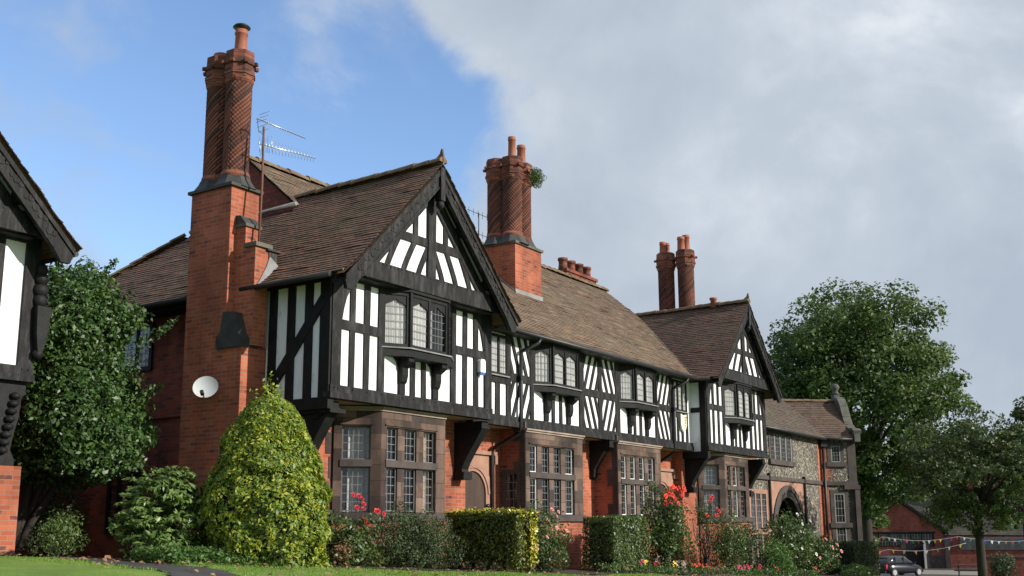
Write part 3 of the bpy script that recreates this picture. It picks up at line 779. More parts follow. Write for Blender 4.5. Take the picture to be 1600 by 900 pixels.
    slope(house, 'roof', tilem, (C - 2.83, 0, 4.40), (0, 1, 0), (1, 0, 0), prof, lu)
    slope(house, 'roof', tilem, (C + 2.83, 0, 4.40), (0, 1, 0), (-1, 0, 0), prof, ru)
    ye = ridge_end or (Yf + 3.45)
    ridge(house, (C, y0 + .02, 7.18), (C, ye, 7.14))
    fi = MB()
    fi.prism(Frame((C - .025, 0, 0), (0, 1, 0), (1, 0, 0)), [(y0 + .30, 7.24), (y0 + .18, 7.28), (y0 + .08, 7.36), (y0 + .045, 7.46), (y0 + .02, 7.46), (y0 - .02, 7.22), (y0, 7.12), (y0 + .3, 7.2)], 0, .05)
    fi.build('finial', 'ridge', house)
    # gutters
    for s in (-1, 1):
        gt = MB(); gx = C + s * 2.88
        gt.tube([(gx, y0 + .25, 4.36), (gx, min(yback_l if s < 0 else yback_r, Yf + 1.9) , 4.36)], .055, 8)
        gt.build('gutter', 'iron', house)
    # ground floor
    w = MB(); w.box(fr, wall_x[0], wall_x[1], -1.1, -.78, gzb - .4, 2.28); w.build('brick_wall', 'brick', house)
    if bay:
        ua, ub = -.93, 1.03
        fL = Frame(fr.p(ua - .66, -.78, 0), (1, -1, 0)); fF = Frame(fr.p(ua, -.1, 0), (1, 0, 0)); fR = Frame(fr.p(ub, -.1, 0), (1, 1, 0))
        fL = Frame(fr.p(ua - .62, -.72, 0), (.62, -.62, 0))
        wc = math.hypot(.62, .62)
        bay_o = bay_common(house, [(fL, wc, [(.15, .68)]), (fF, ub - ua, [(.15, .51), (.72, 1.08), (1.30, 1.66)]), (fR, wc, [(.18, .70)])], True, curt=bay_curt, zbase=gzb - .4)
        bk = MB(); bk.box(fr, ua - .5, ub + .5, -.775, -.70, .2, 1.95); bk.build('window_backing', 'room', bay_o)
        q = MB()
        for k in range(7):
            hh = .31; z = -.9 + k * .45
            q.box(fr, ua - .62 - (.16 if k % 2 else .07), ua - .60, -.79, -.768, z, z + .4)
        q.build('quoin', 'stone', bay_o)
    for x in ((-2.28, 2.36) if not carved else (-2.28, 2.3)):
        corner_bracket(house, C + x, yw, Yf, .24, carved)
    if oriel_on:
        oriel(house, fr, 0, 1.10, .59, .27, 3.36, 4.44, None, True, oriel_curt)
    return house, fr

def gz(x, y):
    xx = min(max(x, -30), 86)
    z = -.62 - .045 * (xx - 11.5)
    if y < 10.3: z -= .13 * (10.3 - max(y, 1.5)) * (1 if y > 1.5 else 1)
    elif y < 14: z += .035 * (y - 10.3)
    else: z += .13
    return z

# ================================================================== HOUSE 1 (left end of the terrace)
C1, C3, YF = 16.15, 32.5, 13.0
def vl1(h):
    x = C1 - 2.83 + h
    hip = 22.1 - (x - 13.32) * 1.26
    if x < 15.62: return (YF - .6, hip)
    return (YF - .6, 16.0 + (x - 15.7) * .95 + .1)
def vr1(h):
    return (YF - .6, 13.15 + h * 3.33 / 2.83)
h1, f1 = gable_cottage(C1, YF, 'black and white gabled cottage with tall twisted brick chimneys and satellite dish on its side', -.95, 16.4, 16.4,
                       vl=vl1, vr=vr1, bay_curt='c--rc', ridge_end=16.45)
# timbered side
sd = Frame((C1 - 2.48, YF + 1.95, 0), (0, -1, 0))              # u runs towards the street, outward = -x
s1 = MB(); s1.box(sd, 0, 1.93, -.14, 0, 2.1, 4.5); s1.build('plaster_panel', 'plaster', h1)
t = MB()
for a, b in ((.0, .24), (.43, .62), (.90, 1.09), (1.34, 1.53), (1.72, 1.97)):
    t.box(sd, a, b, -.02, .035, 2.26, 4.42, .005)
t.box(sd, -.02, 1.98, -.1, .05, 2.06, 2.27, .004); t.box(sd, 0, 1.97, -.02, .05, 4.36, 4.5)
t.bar(sd, (.35, 2.3), (1.80, 4.05), .20, 0, .042)
t.build('timber_frame', 'timberdark', h1)
dp = MB(); dp.box(sd, -.02, 1.98, -.42, -.02, 2.0, 2.07); dp.build('soffit', 'timberdark', h1)
# brick side and rear
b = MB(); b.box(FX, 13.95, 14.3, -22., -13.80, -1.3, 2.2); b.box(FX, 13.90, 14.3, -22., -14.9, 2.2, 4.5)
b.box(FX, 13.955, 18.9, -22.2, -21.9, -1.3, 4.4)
b.build('brick_wall', 'brickdark', h1)
ev = MB(); ev.box(FX, 13.42, 13.95, -22., -16.2, 4.28, 4.40); ev.tube([(13.27, 16.2, 4.36), (13.27, 22, 4.36)], .055, 8); ev.build('eaves', 'timberdark', h1)
# casement windows of the shaded side
for (ya, yb, za, zb) in ((18.15, 19.6, 3.2, 4.2), (18.3, 19.4, -.1, 1.2)):
    sf_ = Frame((13.90 if za > 2 else 13.95, yb, 0), (0, -1, 0))
    wf = MB(); w_ = yb - ya
    frame_rect(wf, sf_, 0, w_, za, zb, .09, -.03, .05); wf.box(sf_, w_ / 3 - .04, w_ / 3 + .04, -.03, .05, za + .09, zb - .09); wf.box(sf_, 2 * w_ / 3 - .04, 2 * w_ / 3 + .04, -.03, .05, za + .09, zb - .09)
    wo = wf.build('window', 'timberdark', h1)
    for k in range(3):
        a = .09 if k == 0 else w_ * k / 3 + .04; c_ = w_ - .09 if k == 2 else w_ * (k + 1) / 3 - .04
        pane(sf_, wo, a, c_, za + .09, zb - .09, .03, 3, 6, 'leadedpale')
        if za > 2: curtain(sf_, wo, a, c_, za + .09, zb - .09, .024, 'curtain', 9, .01)
# gablet at the end of the main ridge
gb = MB(); gb.prism(Frame((15.88, 0, 0), (0, -1, 0), (-1, 0, 0)), [(-19.45, 6.62), (-15.95, 6.62), (-17.7, 8.12)], -.1, 0)
gb.build('gablet', 'tilered', h1)
fl = MB(); fl.tube([(15.68, 16.0, 6.84), (15.68, 19.4, 6.74)], .045, 6); fl.build('flashing', 'lead', h1)
hp = ridge(h1, (13.34, 22.05, 4.44), (15.5, 19.35, 6.62), .05)

# chimney stack with two twisted shafts
st = MB()
st.box(FX, 13.07, 13.76, -16.17, -15.05, 3.28, 6.36)
st.box(FX, 13.07, 13.95, -16.17, -14.60, -1.3, 3.28)
st.box(FX, 13.235, 13.56, -15.05, -14.80, 3.28, 5.56)
st.box(FX, 13.235, 13.56, -14.80, -14.52, 3.285, 5.14)
stack = st.build('chimney_stack', 'brick', h1)
wz = MB(); wzf = Frame((13.02, 0, 0), (0, -1, 0), (-1, 0, 0))
wz.prism(wzf, [(-15.24, 3.24), (-14.58, 3.24), (-14.58, 3.42), (-14.66, 3.50), (-14.80, 3.90), (-15.08, 3.92), (-15.14, 3.54), (-15.24, 3.46)], -.44, 0)
wz.build('weathering', 'leaddark', stack)
c1_ = MB(); c1_.box(FX, 13.20, 13.60, -15.05, -14.76, 5.56, 5.62); c1_.build('coping', 'coping', stack)
c2_ = MB(); c2_.prism(Frame((13.2, 0, 0), (0, -1, 0), (-1, 0, 0)), [(-15.05, 5.62), (-14.78, 5.62), (-14.92, 5.78), (-15.05, 5.80)], -.38, 0); c2_.build('coping_saddle', 'leaddark', stack)
c3_ = MB(); c3_.box(FX, 13.20, 13.62, -14.795, -14.47, 5.14, 5.22); c3_.build('coping', 'coping', stack)
sl_ = MB(); sl_.box(FX, 13.56, 13.76, -14.86, -14.5, 4.55, 5.10); sl_.prism(Frame((13.5, 0, 0), (0, -1, 0), (-1, 0, 0)), [(-14.9, 5.1), (-14.46, 5.1), (-14.46, 5.14), (-14.9, 5.24)], -.34, 0); sl_.build('slate_cheek', 'slate', stack)
fs = MB(); fs.prism(Frame((13.3, 14.515, 0), (1, 0, 0)), [(0.0, 4.42), (.08, 4.42), (.5, 4.86), (.28, 5.0), (.2, 4.78)], 0, .02); fs.build('flashing', 'lead', stack)
ledge = MB(); ledge.box(FX, 13.01, 13.82, -16.23, -14.99, 6.36, 6.42); ledge.build('coping', 'leaddark', stack)
shaft(stack, 13.43, 15.38, 6.40, 9.22, .255, pots=((0, 0, .5),), cap_on=True, potr=.12)
shaft(stack, 13.43, 15.93, 6.40, 9.22, .255, rot=.5, pots=((.0, 0, .12),), potr=.15)
# gutter outlet and downpipe
pi = MB(); pi.tube([(13.3, 14.78, 4.36), (13.3, 14.76, 4.22), (13.45, 14.83, 4.02), (13.56, 14.86, 3.95), (13.56, 14.86, -.9)], .042, 8); pi.build('downpipe', 'iron', h1)

# ================================================================== MIDDLE RANGE
mid = thing('row_cottages', 'long middle range of the terrace with chevron timbering, two oriels and stone bays', 'house', (24.3, 15, -1.3), 'timber framed cottages of the terrace')
fm = Frame((0, 13.48, 0), (1, 0, 0))
p = MB(); p.box(fm, 18.5, 30.1, -.16, 0, 2.31, 4.62); p.build('plaster_panel', 'plaster', mid)
t = MB()
AX = 48.6
def mir(a, b): return (AX - b, AX - a)
t.box(fm, 18.6, 30.05, -.02, .045, 4.36, 4.6, .003)
for (a, b) in ((19.93, 20.10), (20.93, 21.08), (23.22, 23.45), (24.21, 24.39)):
    t.box(fm, a, b, -.02, .035, 2.47, 4.4, .004)
    if a < 24: t.box(fm, *mir(a, b), -.02, .035, 2.47, 4.4, .004)
t.box(fm, 18.7, 19.24, -.02, .035, 2.47, 4.4, .004)
for a, b in ((20.08, 20.95), (23.43, 24.23)):
    t.box(fm, a, b, -.02, .036, 3.30, 3.48, .003); t.box(fm, *mir(a, b), -.02, .036, 3.30, 3.48, .003)
# chevrons: Λ above the rail, V below
diag(t, fm, 20.10, 20.93, 3.48, 4.38, -1, .1)
diag(t, fm, 20.10, 20.93, 2.47, 3.30, 1, .1)
diag(t, fm, 23.45, 24.21, 3.48, 4.38, 1, .05)
diag(t, fm, 23.45, 24.21, 2.47, 3.30, -1, .05)
diag(t, fm, 24.39, 25.15, 3.48, 4.38, -1, .02)
diag(t, fm, 24.39, 25.15, 2.47, 3.30, 1, .02)
diag(t, fm, *mir(20.10, 20.93), 3.48, 4.38, 1, .1)
diag(t, fm, *mir(20.10, 20.93), 2.47, 3.30, -1, .1)
for oc in (22.15, 26.45):
    studs_white(t, fm, [(oc - .25, oc - .12), (oc + .10, oc + .23)], 2.47, 3.2)
    t.box(fm, oc - .61, oc - .43, 0, .03, 2.47, 3.2); t.box(fm, oc + .43, oc + .61, 0, .03, 2.47, 3.2)
# panels below the little casements at both ends
t.box(fm, 19.2, 19.95, -.02, .037, 3.2, 3.37, .003); t.box(fm, 28.65, 29.72, -.02, .037, 3.2, 3.37, .003)
studs_white(t, fm, [(19.5, 19.66)], 2.47, 3.22); studs_white(t, fm, [(28.98, 29.10), (29.28, 29.40), (29.60, 29.74)], 2.47, 3.22)
t.build('timber_frame', 'timber', mid)
jb = MB(); jb.box(fm, 18.55, 30.0, -.12, .05, 2.37, 2.48, .003); jb.box(fm, 18.55, 30.0, -.12, .075, 2.24, 2.37, .003)
jb.build('jetty_beam', 'timber', mid)
sf = MB(); sf.box(fm, 18.6, 30.0, -.62, -.12, 2.25, 2.29); sf.build('soffit', 'soffit', mid)
oriel(mid, fm, 22.15, 1.08, .60, .26, 3.33, 4.30, None, True, 'full')
oriel(mid, fm, 26.45, 1.08, .60, .26, 3.33, 4.30, None, True, 'full')
for ua, ub, nl in ((19.24, 19.95, 2), (28.70, 29.66, 3)):
    wf = MB(); frame_rect(wf, fm, ua, ub, 3.37, 4.30, .06, -.02, .05)
    lw = (ub - ua - .12 - (nl - 1) * .07) / nl; ls = []
    for k in range(nl):
        a = ua + .06 + k * (lw + .07); ls.append(a)
        if k: wf.box(fm, a - .07, a, -.02, .05, 3.43, 4.24)
    wo = wf.build('window', 'timberdark', mid)
    for a in ls:
        pane(fm, wo, a, a + lw, 3.43, 4.24, .03, 3, 6, 'leadedpale'); curtain(fm, wo, a, a + lw, 3.43, 4.24, .024, 'curtain', 9, .008)
    wsl = MB(); wsl.box(fm, ua - .03, ub + .03, 0, .09, 3.345, 3.372); wsl.build('sill', 'lead', wo)
# roof of the main range
mprof = [(0, 4.42), (.25, 4.58), (.6, 4.87), (4.6, 8.2)]
def um(h):
    y = 13.1 + h
    a = 15.78 if y > 15.95 else 18.95 - h * 2.75 / 3.33 - .1
    b = 32.48 if y > 16.5 else 29.5 + h * 2.95 / 3.33 + .1
    return (a, b)
slope(mid, 'roof', 'tilemid', (0, 13.1, 4.42), (1, 0, 0), (0, 1, 0), mprof, um)
slope(mid, 'roof', 'tilemid', (0, 22.3, 4.42), (1, 0, 0), (0, -1, 0), [(0, 4.42), (4.6, 8.2)], lambda h: (15.78 if h > 2.7 else 13.4 + h * .8, 32.48 if h > 2.7 else 35.2 - h * .8), .1)
ridge(mid, (15.72, 17.7, 8.21), (32.55, 17.7, 8.21))
fl = MB(); fl.tube([(32.4, 16.45, 7.12), (30.9, 14.75, 5.75), (29.65, 13.15, 4.44)], .03, 6); fl.build('valley', 'leaddark', mid)
gt = MB(); gt.tube([(18.95, 13.06, 4.37), (29.6, 13.06, 4.37)], .06, 8); gt.box(Frame((0, 13.48, 0)), 18.9, 29.7, 0., .36, 4.34, 4.38); gt.build('gutter', 'iron', mid)
# ground floor of the middle range
b = MB(); b.box(FX, 18.8, 29.85, -14.4, -14.07, -2.0, 2.27); b.build('brick_wall', 'brick', mid)
for xa, xb, cu in ((20.55, 23.15, 'W--W'), (25.0, 27.55, 'wwww')):
    ff = Frame((xa, 13.35, 0), (1, 0, 0)); w_ = xb - xa
    bo = bay_common(mid, [(ff, w_, [(.17, .53), (.73, 1.06), (1.26, 1.59), (1.80, 2.18)])], True, 'bay_window', cu, -2.0)
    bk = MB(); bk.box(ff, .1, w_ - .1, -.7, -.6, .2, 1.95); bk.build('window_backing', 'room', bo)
    rb = MB(); rb.box(FX, xa, xa + .16, -14.07, -13.51, -2.0, 2.24); rb.build('return_wall', 'brick', bo)
    rb = MB(); rb.box(FX, xb - .16, xb, -14.07, -13.51, -2.0, 2.24); rb.build('return_wall', 'brick', bo)
    q = MB()
    for k in range(8):
        z = -1.2 + k * .45; q.box(FX, xa - .012, xa + .05, -(13.35 + (.32 if k % 2 else .17)), -13.36, z, z + .44)
    q.build('quoin', 'stonedark', bo)
# narrow side light in the return of the first bay
sf_ = Frame((20.55, 14.0, 0), (0, -1, 0))
wf = MB(); wf.box(sf_, 0, .08, 0, .03, -.3, 1.3); wf.box(sf_, .42, .5, 0, .03, -.3, 1.3); wf.box(sf_, .08, .42, 0, .03, 1.2, 1.3)
wo = wf.build('window', 'stonedark', mid)
bk = MB(); bk.box(sf_, .08, .42, 0, .006, -.3, 1.2); bk.build('window_backing', 'room', wo)
pane(sf_, wo, .08, .42, -.3, 1.2, .012, 3, 8); 
# porch doors
for dx, mside in ((19.42, 1), (28.95, -1)):
    fd = Frame((dx, 14.07, 0), (1, 0, 0))
    s_ = MB()
    arc = [(.50 * math.cos(a), .74 + .50 * math.sin(a)) for a in [math.pi * k / 14 for k in range(15)]]
    arco = [(.74 * math.cos(a), .74 + .78 * math.sin(a)) for a in [math.pi * k / 14 for k in range(15)]]
    for k in range(14): s_.prism(fd, [arc[k], arco[k], arco[k + 1], arc[k + 1]], 0, .05)
    s_.box(fd, .5, .74, 0, .05, -1.8, .74); s_.box(fd, -.74, -.5, 0, .05, -1.8, .74)
    for k in range(14):
        a, c_ = arc[k], arc[k + 1]; r = 1.12
        s_.prism(fd, [(a[0] * 1.14, .74 + (a[1] - .74) * 1.14), (a[0] * 1.26, .74 + (a[1] - .74) * 1.26), (c_[0] * 1.26, .74 + (c_[1] - .74) * 1.26), (c_[0] * 1.14, .74 + (c_[1] - .74) * 1.14)], .05, .075)
    # square spandrel with a stepped label stop
    s_.prism(fd, [(.74, .7), (.86, .7), (.86, 1.62), (-.86, 1.62), (-.86, .7), (-.74, .7), (-.74, 1.0), (-.5, 1.35), (0, 1.54), (.5, 1.35), (.74, 1.0)][::-1], 0, .03)
    s_.box(fd, -.9, .9, .0, .09, 1.62, 1.70); s_.box(fd, .82, .92, 0, .09, 1.42, 1.62); s_.box(fd, -.92, -.82, 0, .09, 1.42, 1.62)
    so = s_.build('door_surround', 'stonewarm', mid)
    d_ = MB(); dpoly = [(-.5, -1.8), (.5, -1.8)] + arc
    d_.prism(fd, dpoly, 0.0, .012); d_.build('door', 'door', mid)
pl = MB(); pl.lathe(19.98, 14.03, [(.05, .42), (.07, .47), (.05, .52)], 12); pl.build('number_plate', 'iron', mid)
# brackets under the middle jetty
for x in (23.3, 24.85):
    b = MB(); b.prism(Frame((x - .1, 0, 0), (0, 1, 0), (1, 0, 0)), [(14.09, 2.24), (13.52, 2.24), (13.52, 2.08), (13.60, 2.02), (13.93, 1.50), (13.95, 1.28), (14.09, 1.22)], 0, .2)
    b.box(FX, x - .12, x + .12, -13.62, -13.44, 2.05, 2.24); b.build('jetty_bracket', 'timberdark', mid)
# chimney of the middle range
st = MB(); st.box(FX, 22.95, 24.25, -16.25, -15.2, 5.5, 7.46); mstack = st.build('chimney_stack', 'brick', mid)
cp = MB(); cp.box(FX, 22.90, 24.30, -16.3, -15.15, 7.46, 7.53); cp.build('coping', 'coping', mstack)
fl = MB(); fl.prism(Frame((22.9, 0, 0), (0, -1, 0), (-1, 0, 0)), [(-16.3, 6.95), (-15.14, 6.0), (-15.14, 6.12), (-16.3, 7.1)], -.03, 0.)
fl.box(Frame((0, 15.2, 0)), 22.92, 24.28, 0, .03, 6.05, 6.2); fl.build('flashing', 'lead', mstack)
shaft(mstack, 23.30, 15.52, 7.5, 9.98, .27, pots=((0, 0, .62),))
shaft(mstack, 23.92, 15.62, 7.5, 9.98, .27, rot=.4, pots=((0, 0, .58),), potr=.12)
shaft(mstack, 23.24, 15.98, 7.5, 9.98, .27, rot=.8, pots=())
# low stack with four pots behind the ridge
st = MB(); st.box(FX, 31.0, 33.1, -19.1, -18.4, 6.8, 8.74); st.box(FX, 30.95, 33.15, -19.15, -18.35, 8.74, 8.84); rst = st.build('chimney_stack', 'brickdark', mid)
for k in range(4):
    p_ = MB(); x = 31.1 + k * .55; p_.lathe(x, 18.6, [(.17, 8.82), (.15, 9.0), (.15, 9.14), (.18, 9.15), (.18, 9.24)], 14); p_.build('pot', 'crownbrick', rst)
# downpipes
for x, x2 in ((20.42, 20.12), (28.62, 28.45)):
    dpp = MB()
    dpp.tube([(x + .35, 13.06, 4.33), (x + .30, 13.08, 4.22), (x + .05, 13.36, 4.03), (x, 13.38, 3.95), (x, 13.38, 2.25), (x - .02, 13.42, 2.12), (x2, 13.95, 1.78), (x2, 13.98, 1.68), (x2, 13.98, -1.6)], .045, 8)
    dpp.box(Frame((0, 13.48, 0)), x - .08, x + .08, .03, .15, 3.34, 3.44)
    dpp.build('downpipe', 'iron', mid)

# ================================================================== HOUSE 3 (right gable)
def vl3(h): return (YF - .6, 19.0 if h > 1.0 else 13.3 + h * 4)
h3, f3 = gable_cottage(C3, YF, 'smaller looking far gabled cottage beside the pebbledashed house, two round chimneys behind it', -1.75, 19.0, 19.0,
                       tilem='tiledark', bay_curt='c-w-c', oriel_curt='full', wall_x=(-2.65, 2.2), ridge_end=19., vl=vl3)
sd3 = Frame((C3 - 2.48, YF + .48, 0), (0, -1, 0))
s_ = MB(); s_.box(sd3, 0, .46, -.1, 0, 2.2, 4.5); s_.build('plaster_panel', 'plaster', h3)
t = MB(); t.box(sd3, .30, .5, -.02, .04, 2.0, 4.45); t.box(sd3, 0, .48, -.02, .03, 3.4, 3.55); t.box(sd3, 0, .5, -.02, .045, 4.32, 4.45)
t.box(sd3, -.3, .5, -.2, .05, 2.02, 2.22); t.build('timber_frame', 'timberdark', h3)
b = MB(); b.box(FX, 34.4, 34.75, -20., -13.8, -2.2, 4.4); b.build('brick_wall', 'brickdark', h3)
st = MB(); st.box(FX, 33.55, 34.45, -16.5, -15.0, 3., 6.5); stack3 = st.build('chimney_stack', 'brick', h3)
shaft(stack3, 33.98, 15.26, 6.5, 9.62, .29, pots=((-.1, .1, .5), (.06, -.02, .58)), potr=.13)
shaft(stack3, 33.98, 16.02, 6.5, 9.62, .29, rot=.4, pots=((-.12, .05, .42), (.1, .0, .42)), potr=.11)
p_ = MB(); p_.lathe(32.45, 13.62, [(.10, 7.1), (.10, 7.36), (.13, 7.38), (.13, 7.44)], 14); p_.build('pot', 'terracotta', h3)

# ================================================================== NEIGHBOUR ON THE LEFT
h0, f0 = gable_cottage(7.05, 15.4, 'neighbouring gabled cottage cut off by the left edge with carved black brackets', -.55, 24., 24., rails=False, bay=False,
                       oriel_on=True, carved=True, wall_x=(-2.4, 2.25), ridge_end=24.)
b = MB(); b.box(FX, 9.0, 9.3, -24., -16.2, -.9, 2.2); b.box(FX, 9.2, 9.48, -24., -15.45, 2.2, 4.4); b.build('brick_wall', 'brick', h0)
# carved terminal figure on the corner post and the pier under the bracket
cf = MB()
for z, r in ((4.05, .10), (3.9, .12), (3.72, .13), (3.55, .12)):
    cf.lathe(7.05 + 2.5, 15.36, [(r * .3, z - .12), (r * .85, z - .07), (r, z), (r * .85, z + .07), (r * .3, z + .12)], 12)
cf.prism(Frame((7.05 + 2.4, 15.36, 0), (1, 0, 0)), [(0.0, 3.45), (.24, 3.45), (.2, 3.0), (.14, 2.72), (.06, 2.72), (.02, 3.0)], 0, .14)
cf.lathe(7.05 + 2.5, 15.3, [(.03, 2.6), (.09, 2.66), (.09, 2.72), (.04, 2.78)], 12)
cf.build('carved_figure', 'timberdark', h0)
cb = MB(); cbf = Frame((9.5, 15.42, 0), (1, 0, 0))
cb.prism(cbf, [(-.62, 2.25), (-.02, 2.25), (-.02, 2.12), (-.08, 2.0), (-.10, 1.7), (-.16, 1.45), (-.2, 1.2), (-.12, 1.05), (-.12, .95), (-.6, .95), (-.6, 1.2), (-.5, 1.5)], -.3, 0)
for i in range(8):
    z = 2.02 - i * .12; cb.lathe(9.30 - .02 * i, 15.40, [(.02, z - .06), (.075, z - .03), (.085, z), (.075, z + .03), (.02, z + .06)], 10)
cb.build('carved_bracket', 'timberdark', h0)
pb = MB(); pb.box(FX, 8.85, 9.46, -16.1, -15.34, -.36, .95); pb.build('brick_pier', 'brick', h0)
ps = MB(); ps.box(FX, 8.80, 9.50, -16.14, -15.30, -.9, -.36); ps.build('plinth', 'stone', h0)

# ================================================================== PEBBLEDASHED HOUSE
h4 = thing('pebbledashed_cottage', 'grey pebbledashed cottage with round stone archway and curved coped gable', 'house', (40, 14, -1.9))
YP = 13.6
fp_ = Frame((0, YP, 0), (1, 0, 0)); CX = 42.57
b = MB()
b.prism(fp_, [(34.6, 1.62), (CX, 1.62), (CX, 3.42), (34.6, 3.42)], -.3, 0)
# ground floor with archway and window openings left free
AXc, AR = 38.5, 1.28
arc = [(AXc + AR * math.cos(a), -.25 + AR * math.sin(a)) for a in [math.pi * k / 16 for k in range(17)]]
for k in range(16):
    b.prism(fp_, [arc[k], (arc[k][0], 1.62), (arc[k + 1][0], 1.62), arc[k + 1]], -.3, 0)
b.box(fp_, 34.6, 34.85, -.3, 0, -2.4, 1.62); b.box(fp_, 34.85, 36.35, -.3, 0, 1.1, 1.62)
b.box(fp_, 36.35, AXc - AR, -.3, 0, -2.4, 1.62); b.box(fp_, AXc + AR, CX, -.3, 0, -2.4, 1.62)
W2 = Frame((CX, YP, 0), (math.cos(R_(-50)), math.sin(R_(-50)), 0))
b.box(W2, 0, 1.46, -.3, 0, -2.4, 3.42)
b.box(Frame(W2.p(1.46, -.3, 0), (math.cos(R_(38)), math.sin(R_(38)), 0)), 0, 5.2, -.3, 0, -2.4, 3.42)
b.box(FX, 34.6, 34.9, -20, -13.9, -2.4, 3.4); b.box(FX, 34.6, 46, -20.3, -20, -2.4, 3.4)
b.build('pebbledash_wall', 'pebble', h4)
rm = MB(); rm.box(fp_, 36.6, 40.4, -1.6, -1.5, -2.4, 1.6); rm.box(fp_, 36.5, 36.6, -1.6, -.3, -2.4, 1.6); rm.box(fp_, 40.4, 40.5, -1.6, -.3, -2.4, 1.6); rm.build('archway_passage', 'door', h4)
s_ = MB()
for k in range(16):
    a, c_ = arc[k], arc[k + 1]
    sc_ = lambda p, r: (AXc + (p[0] - AXc) * r, -.25 + (p[1] + .25) * r)
    for r0, r1, dd in ((1., 1.2, .04), (1.2, 1.34, .08)):
        s_.prism(fp_, [sc_(a, r0), sc_(a, r1), sc_(c_, r1), sc_(c_, r0)], -.2, dd)
s_.box(fp_, AXc - AR * 1.34, AXc - AR, -.2, .04, -2.4, -.25); s_.box(fp_, AXc + AR, AXc + AR * 1.34, -.2, .04, -2.4, -.25)
s_.build('arch_surround', 'stonedark', h4)
s2 = MB()
s2.prism(fp_, [(AXc - 2.0, -2.3), (AXc - 1.72, -2.3), (AXc - 1.72, .4)] + [(AXc + 1.72 * math.cos(a), -.25 + 1.72 * math.sin(a)) for a in (2.74, 2.4, 2.0, 1.57, 1.14, .74, .4)] + [(AXc + 1.72, .4), (AXc + 1.9, .4), (AXc + 1.9, 1.6), (AXc - 2.0, 1.6)], 0, .03)
s2.build('arch_spandrel', 'stonewarm', h4)
sx = MB(); sx.box(fp_, 34.7, CX + .02, 0, .09, 1.6, 1.74); sx.box(W2, -.02, 1.5, 0, .09, 1.58, 1.74); sx.box(W2, .9, 1.56, 0, .14, 1.42, 1.58); sx.build('string_course', 'stonedark', h4)
ir = MB()
for x in (AXc - 1.9, AXc + 1.85):
    i_ = MB(); i_.box(fp_, x - .05, x + .05, .03, .11, -.8, 1.85); i_.build('iron_strap', 'iron', h4)
ir.tube([tuple(W2.p(.12, .1, 3.3)), tuple(W2.p(.12, .1, -2.2))], .06, 8); ir.box(W2, .0, .26, .04, .2, 3.1, 3.35)
ir.build('downpipe', 'iron', h4)
def quoin(*boxes):
    q_ = MB()
    for bx_ in boxes: q_.box(*bx_)
    q_.build('brick_quoin', 'brick', h4)
quoin((fp_, CX - .36, CX, 0, .012, -2.3, 1.6)); quoin((fp_, CX - .3, CX, 0, .012, 1.74, 3.35)); quoin((W2, 0, .30, 0, .012, -2.3, 1.58))
quoin(*[(W2, 0, .48 if k % 2 else .3, 0, .012, 1.75 + k * .14, 1.89 + k * .14) for k in range(11)])
quoin((fp_, 35.0, 35.3, 0, .012, 1.74, 3.3))
def stonewin(fr, u0, u1, z0, z1, n, house, matf='stonedark', white=False, rows=6):
    f = MB(); e = .16
    f.box(fr, u0 - e, u0, -.1, .03, z0, z1); f.box(fr, u1, u1 + e, -.1, .03, z0, z1); f.box(fr, u0 - e, u1 + e, -.1, .03, z1, z1 + .14)
    f.box(fr, u0 - e - .08, u1 + e + .08, -.1, .10, z0 - .18, z0)
    lw = (u1 - u0 - (n - 1) * .11) / n; ls = []
    for k in range(n):
        a = u0 + k * (lw + .11); ls.append(a)
        if k: f.box(fr, a - .11, a, -.1, .025, z0, z1)
    o = f.build('window', matf, house)
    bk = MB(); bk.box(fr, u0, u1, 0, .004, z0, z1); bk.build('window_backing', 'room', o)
    for a in ls: pane(fr, o, a, a + lw, z0, z1, .012, 3, rows, 'leaded')
    if white:
        m_ = MB(); frame_rect(m_, fr, u0, u1, z0, z1, .04, .005, .03); m_.build('casement', 'lead', o)
    return o
w = stonewin(fp_, 37.0, 39.2, 2.35, 3.28, 4, h4)
mw = MB()
for k in range(4): mw.box(fp_, 37.0 + k * .58 + .36, 37.0 + k * .58 + .44, .01, .035, 2.35, 3.28)
mw.build('casement', 'lead', w)
stonewin(fp_, 34.85, 36.3, -.1, 1.1, 3, h4, 'stonewarm'); stonewin(fp_, 34.85, 36.3, -1.6, -.25, 3, h4, 'stonewarm')
stonewin(W2, .47, .85, 2.5, 3.15, 1, h4, 'stonedark', True, 5)
stonewin(W2, .50, .92, .1, 1.25, 1, h4, 'stonedark', True, 4); stonewin(W2, .50, .92, -1.3, -.05, 1, h4, 'stonedark', True, 4)
cnr = MB(); cnr.box(W2, 1.16, 1.50, -.05, .02, -2.4, 3.3); cnr.build('stone_pilaster', 'stonedark', h4)
cnr = MB(); cnr.box(W2, 1.34, 1.54, -.02, .12, -2.4, 1.42); cnr.build('stone_pilaster', 'stonedark', h4)
# roofs
def poly_roof(house, name, mat, O, U, W, h_end, sl, uf):
    z0 = O[2]; return slope(house, name, mat, O, U, W, [(0, z0), (h_end, z0 + sl * h_end)], uf, .12, .02)
slope_main = lambda h: (34.9, CX + .3 - h * 1.05)
poly_roof(h4, 'roof', 'tileold', (0, 13.32, 3.44), (1, 0, 0), (0, 1, 0), 2.25, .92, lambda h: (34.6 + max(0, h - 1.9) * 2, CX + .25 + h * .35))
aU = (math.cos(R_(-50)), math.sin(R_(-50)), 0); aW = (math.cos(R_(40)), math.sin(R_(40)), 0)
E0 = W2.p(0, .26, 3.44)
poly_roof(h4, 'roof', 'tilewing', tuple(E0), aU, aW, 1.75, .95, lambda h: (-.1 - h * .7, 1.42))
poly_roof(h4, 'roof', 'tilemid', (0, 20.3, 3.44), (1, 0, 0), (0, -1, 0), 4.7, .5, lambda h: (34.6, 46 - h))
